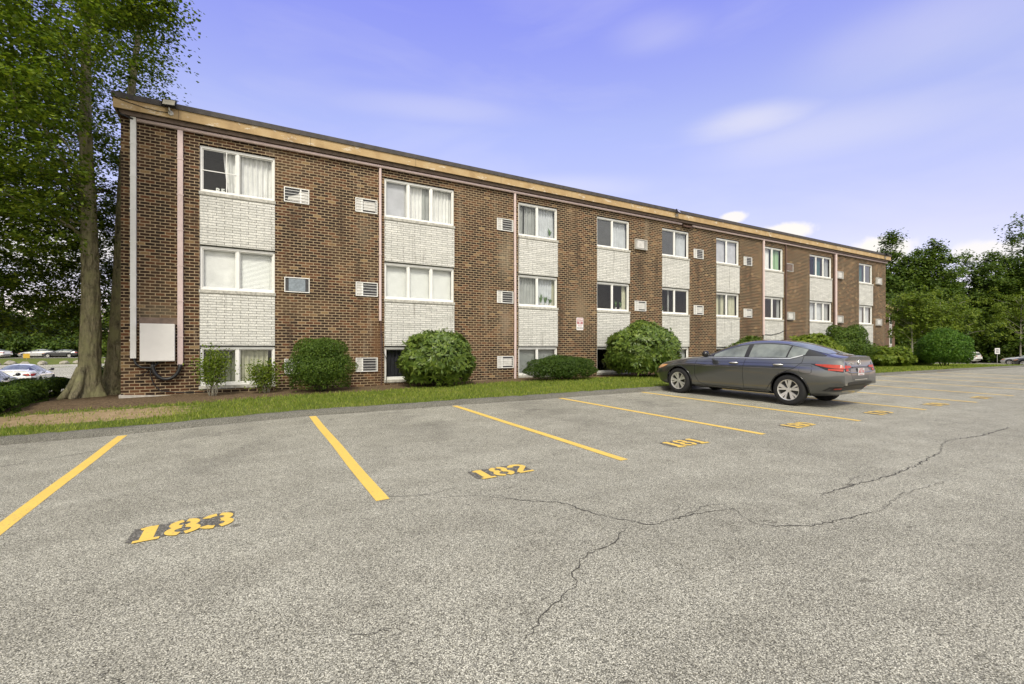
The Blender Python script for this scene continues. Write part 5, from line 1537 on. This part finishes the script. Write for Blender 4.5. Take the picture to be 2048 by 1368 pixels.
# thin high cloud everywhere, plus unseen bank added behind camera to warm the facade
mp = nt.nodes.new('ShaderNodeMapping'); mp.inputs['Scale'].default_value = (1.5, 1.5, 6.); mp.inputs['Location'].default_value = (.3,.1,0); nt.links.new(tc, mp.inputs[0])
cl = noise(nt, mp.outputs[0], 1.6, 7, .55, .4)
back = math_(nt, 'MULTIPLY', math_(nt, 'MAXIMUM', math_(nt, 'SUBTRACT', -.05, math_(nt, 'ADD', math_(nt,'MULTIPLY',sp.outputs[1],.88), math_(nt,'MULTIPLY',sp.outputs[0],.48))), 0.), .9)
cov = math_(nt, 'ADD', cl, back)
thin = math_(nt, 'MULTIPLY', ramp(nt, math_(nt, 'ADD', cl, 0.), [(.42, (0,0,0)), (.80, (1,1,1))]).outputs[0], .20)
fill_bank = math_(nt, 'MULTIPLY', ramp(nt, back, [(.08, (0,0,0)), (.45, (1,1,1))]).outputs[0], .85)
amt = thin
fluff = noise(nt, tc, 16, 5, .6, .3)
def cloud(az, el, sa, se, amp, soft):
    """one cloud: azimuth / elevation in degrees, angular size in radians"""
    global amt
    a, e = math.radians(az), math.radians(el)
    c = Vector((math.sin(a)*math.cos(e), math.cos(a)*math.cos(e), math.sin(e))); t = Vector((math.cos(a), -math.sin(a), 0)); u = t.cross(c)
    def dot(v, k):
        d = nt.nodes.new('ShaderNodeVectorMath'); d.operation = 'DOT_PRODUCT'; d.inputs[1].default_value = v; nt.links.new(tc, d.inputs[0])
        return math_(nt, 'MULTIPLY', math_(nt, 'SUBTRACT', d.outputs['Value'], v.dot(c)), 1/k)
    x, y = dot(t, sa), dot(u, se)
    q = math_(nt, 'ADD', math_(nt, 'MULTIPLY', x, x), math_(nt, 'MULTIPLY', y, y))
    front = math_(nt, 'GREATER_THAN', dot(c, 1.), -.5)
    g = math_(nt, 'MULTIPLY', math_(nt, 'EXPONENT', math_(nt, 'MULTIPLY', q, -1.)), front)
    v = math_(nt, 'ADD', g, math_(nt, 'MULTIPLY', math_(nt, 'SUBTRACT', fluff if not soft else cl, .5), 1.1 if not soft else .9))
    v = math_(nt, 'MULTIPLY', v, math_(nt, 'GREATER_THAN', g, .02))
    r = nt.nodes.new('ShaderNodeMapRange'); r.interpolation_type = 'SMOOTHSTEP'
    r.inputs['From Min'].default_value = .12 if soft else .38; r.inputs['From Max'].default_value = 1.25 if soft else .72; r.inputs['To Max'].default_value = amp
    nt.links.new(v, r.inputs['Value']); amt = math_(nt, 'MAXIMUM', amt, r.outputs[0])
cloud(56.5, 23.5, .12, .034, .48, True); cloud(46.5, 33., .10, .04, .22, True); cloud(64, 21., .24, .05, .27, True); cloud(71, 27, .20, .07, .24, True); cloud(20, 27, .22, .03, .22, True); cloud(34, 19, .25, .03, .3, True)
cloud(55.0, 14.3, .026, .013, .9, False); cloud(59.8, 12.3, .055, .020, .95, False); cloud(67.6, 9.3, .060, .030, .97, False); cloud(75.5, 8.2, .06, .022, .8, False); cloud(-16, 9, .15, .05, .8, False)
col = mixc(nt, amt, col, (4.7, 4.5, 4.2))
col = mixc(nt, fill_bank, col, (7.2, 6.9, 6.0))
# unseen broken white deck added above the frame to neutralise light and reflections
fill_deck = ramp(nt, sp.outputs[2], [(.66, (0,0,0)), (.84, (1,1,1))]).outputs[0]
hn = ramp(nt, noise(nt, tc, 3.2, 6, .6), [(.30, (.35,.35,.35)), (.55, (1,1,1))]).outputs[0]
col = mixc(nt, math_(nt, 'MULTIPLY', math_(nt, 'MULTIPLY', fill_deck, hn), .85), col, (5.6, 5.45, 5.0))
nt.links.new(col, bg.inputs['Color']); bg.inputs['Strength'].default_value = .15

sun = bpy.data.lights.new('sun', 'SUN'); sun.energy = 2.5; sun.angle = math.radians(13); sun.color = (1., .94, .82)
so = bpy.data.objects.new('sun', sun); COL.objects.link(so)
sd = Vector((math.sin(SUN_AZ)*math.cos(SUN_EL), math.cos(SUN_AZ)*math.cos(SUN_EL), math.sin(SUN_EL)))
so.rotation_euler = sd.to_track_quat('Z', 'Y').to_euler()

cam = bpy.data.cameras.new('camera'); co = bpy.data.objects.new('camera', cam); COL.objects.link(co)
co.location = (0, 0, 1.40); co.rotation_euler = (math.radians(90), 0, math.radians(-29.5))
cam.sensor_width = 36; cam.lens = 931/2048*36
cam.shift_y = 13/2048
cam.clip_end = 2000; cam.clip_start = .05
SC.camera = co
SC.view_settings.view_transform = 'Standard'; SC.view_settings.look = 'None'; SC.view_settings.exposure = .56; SC.view_settings.gamma = 1
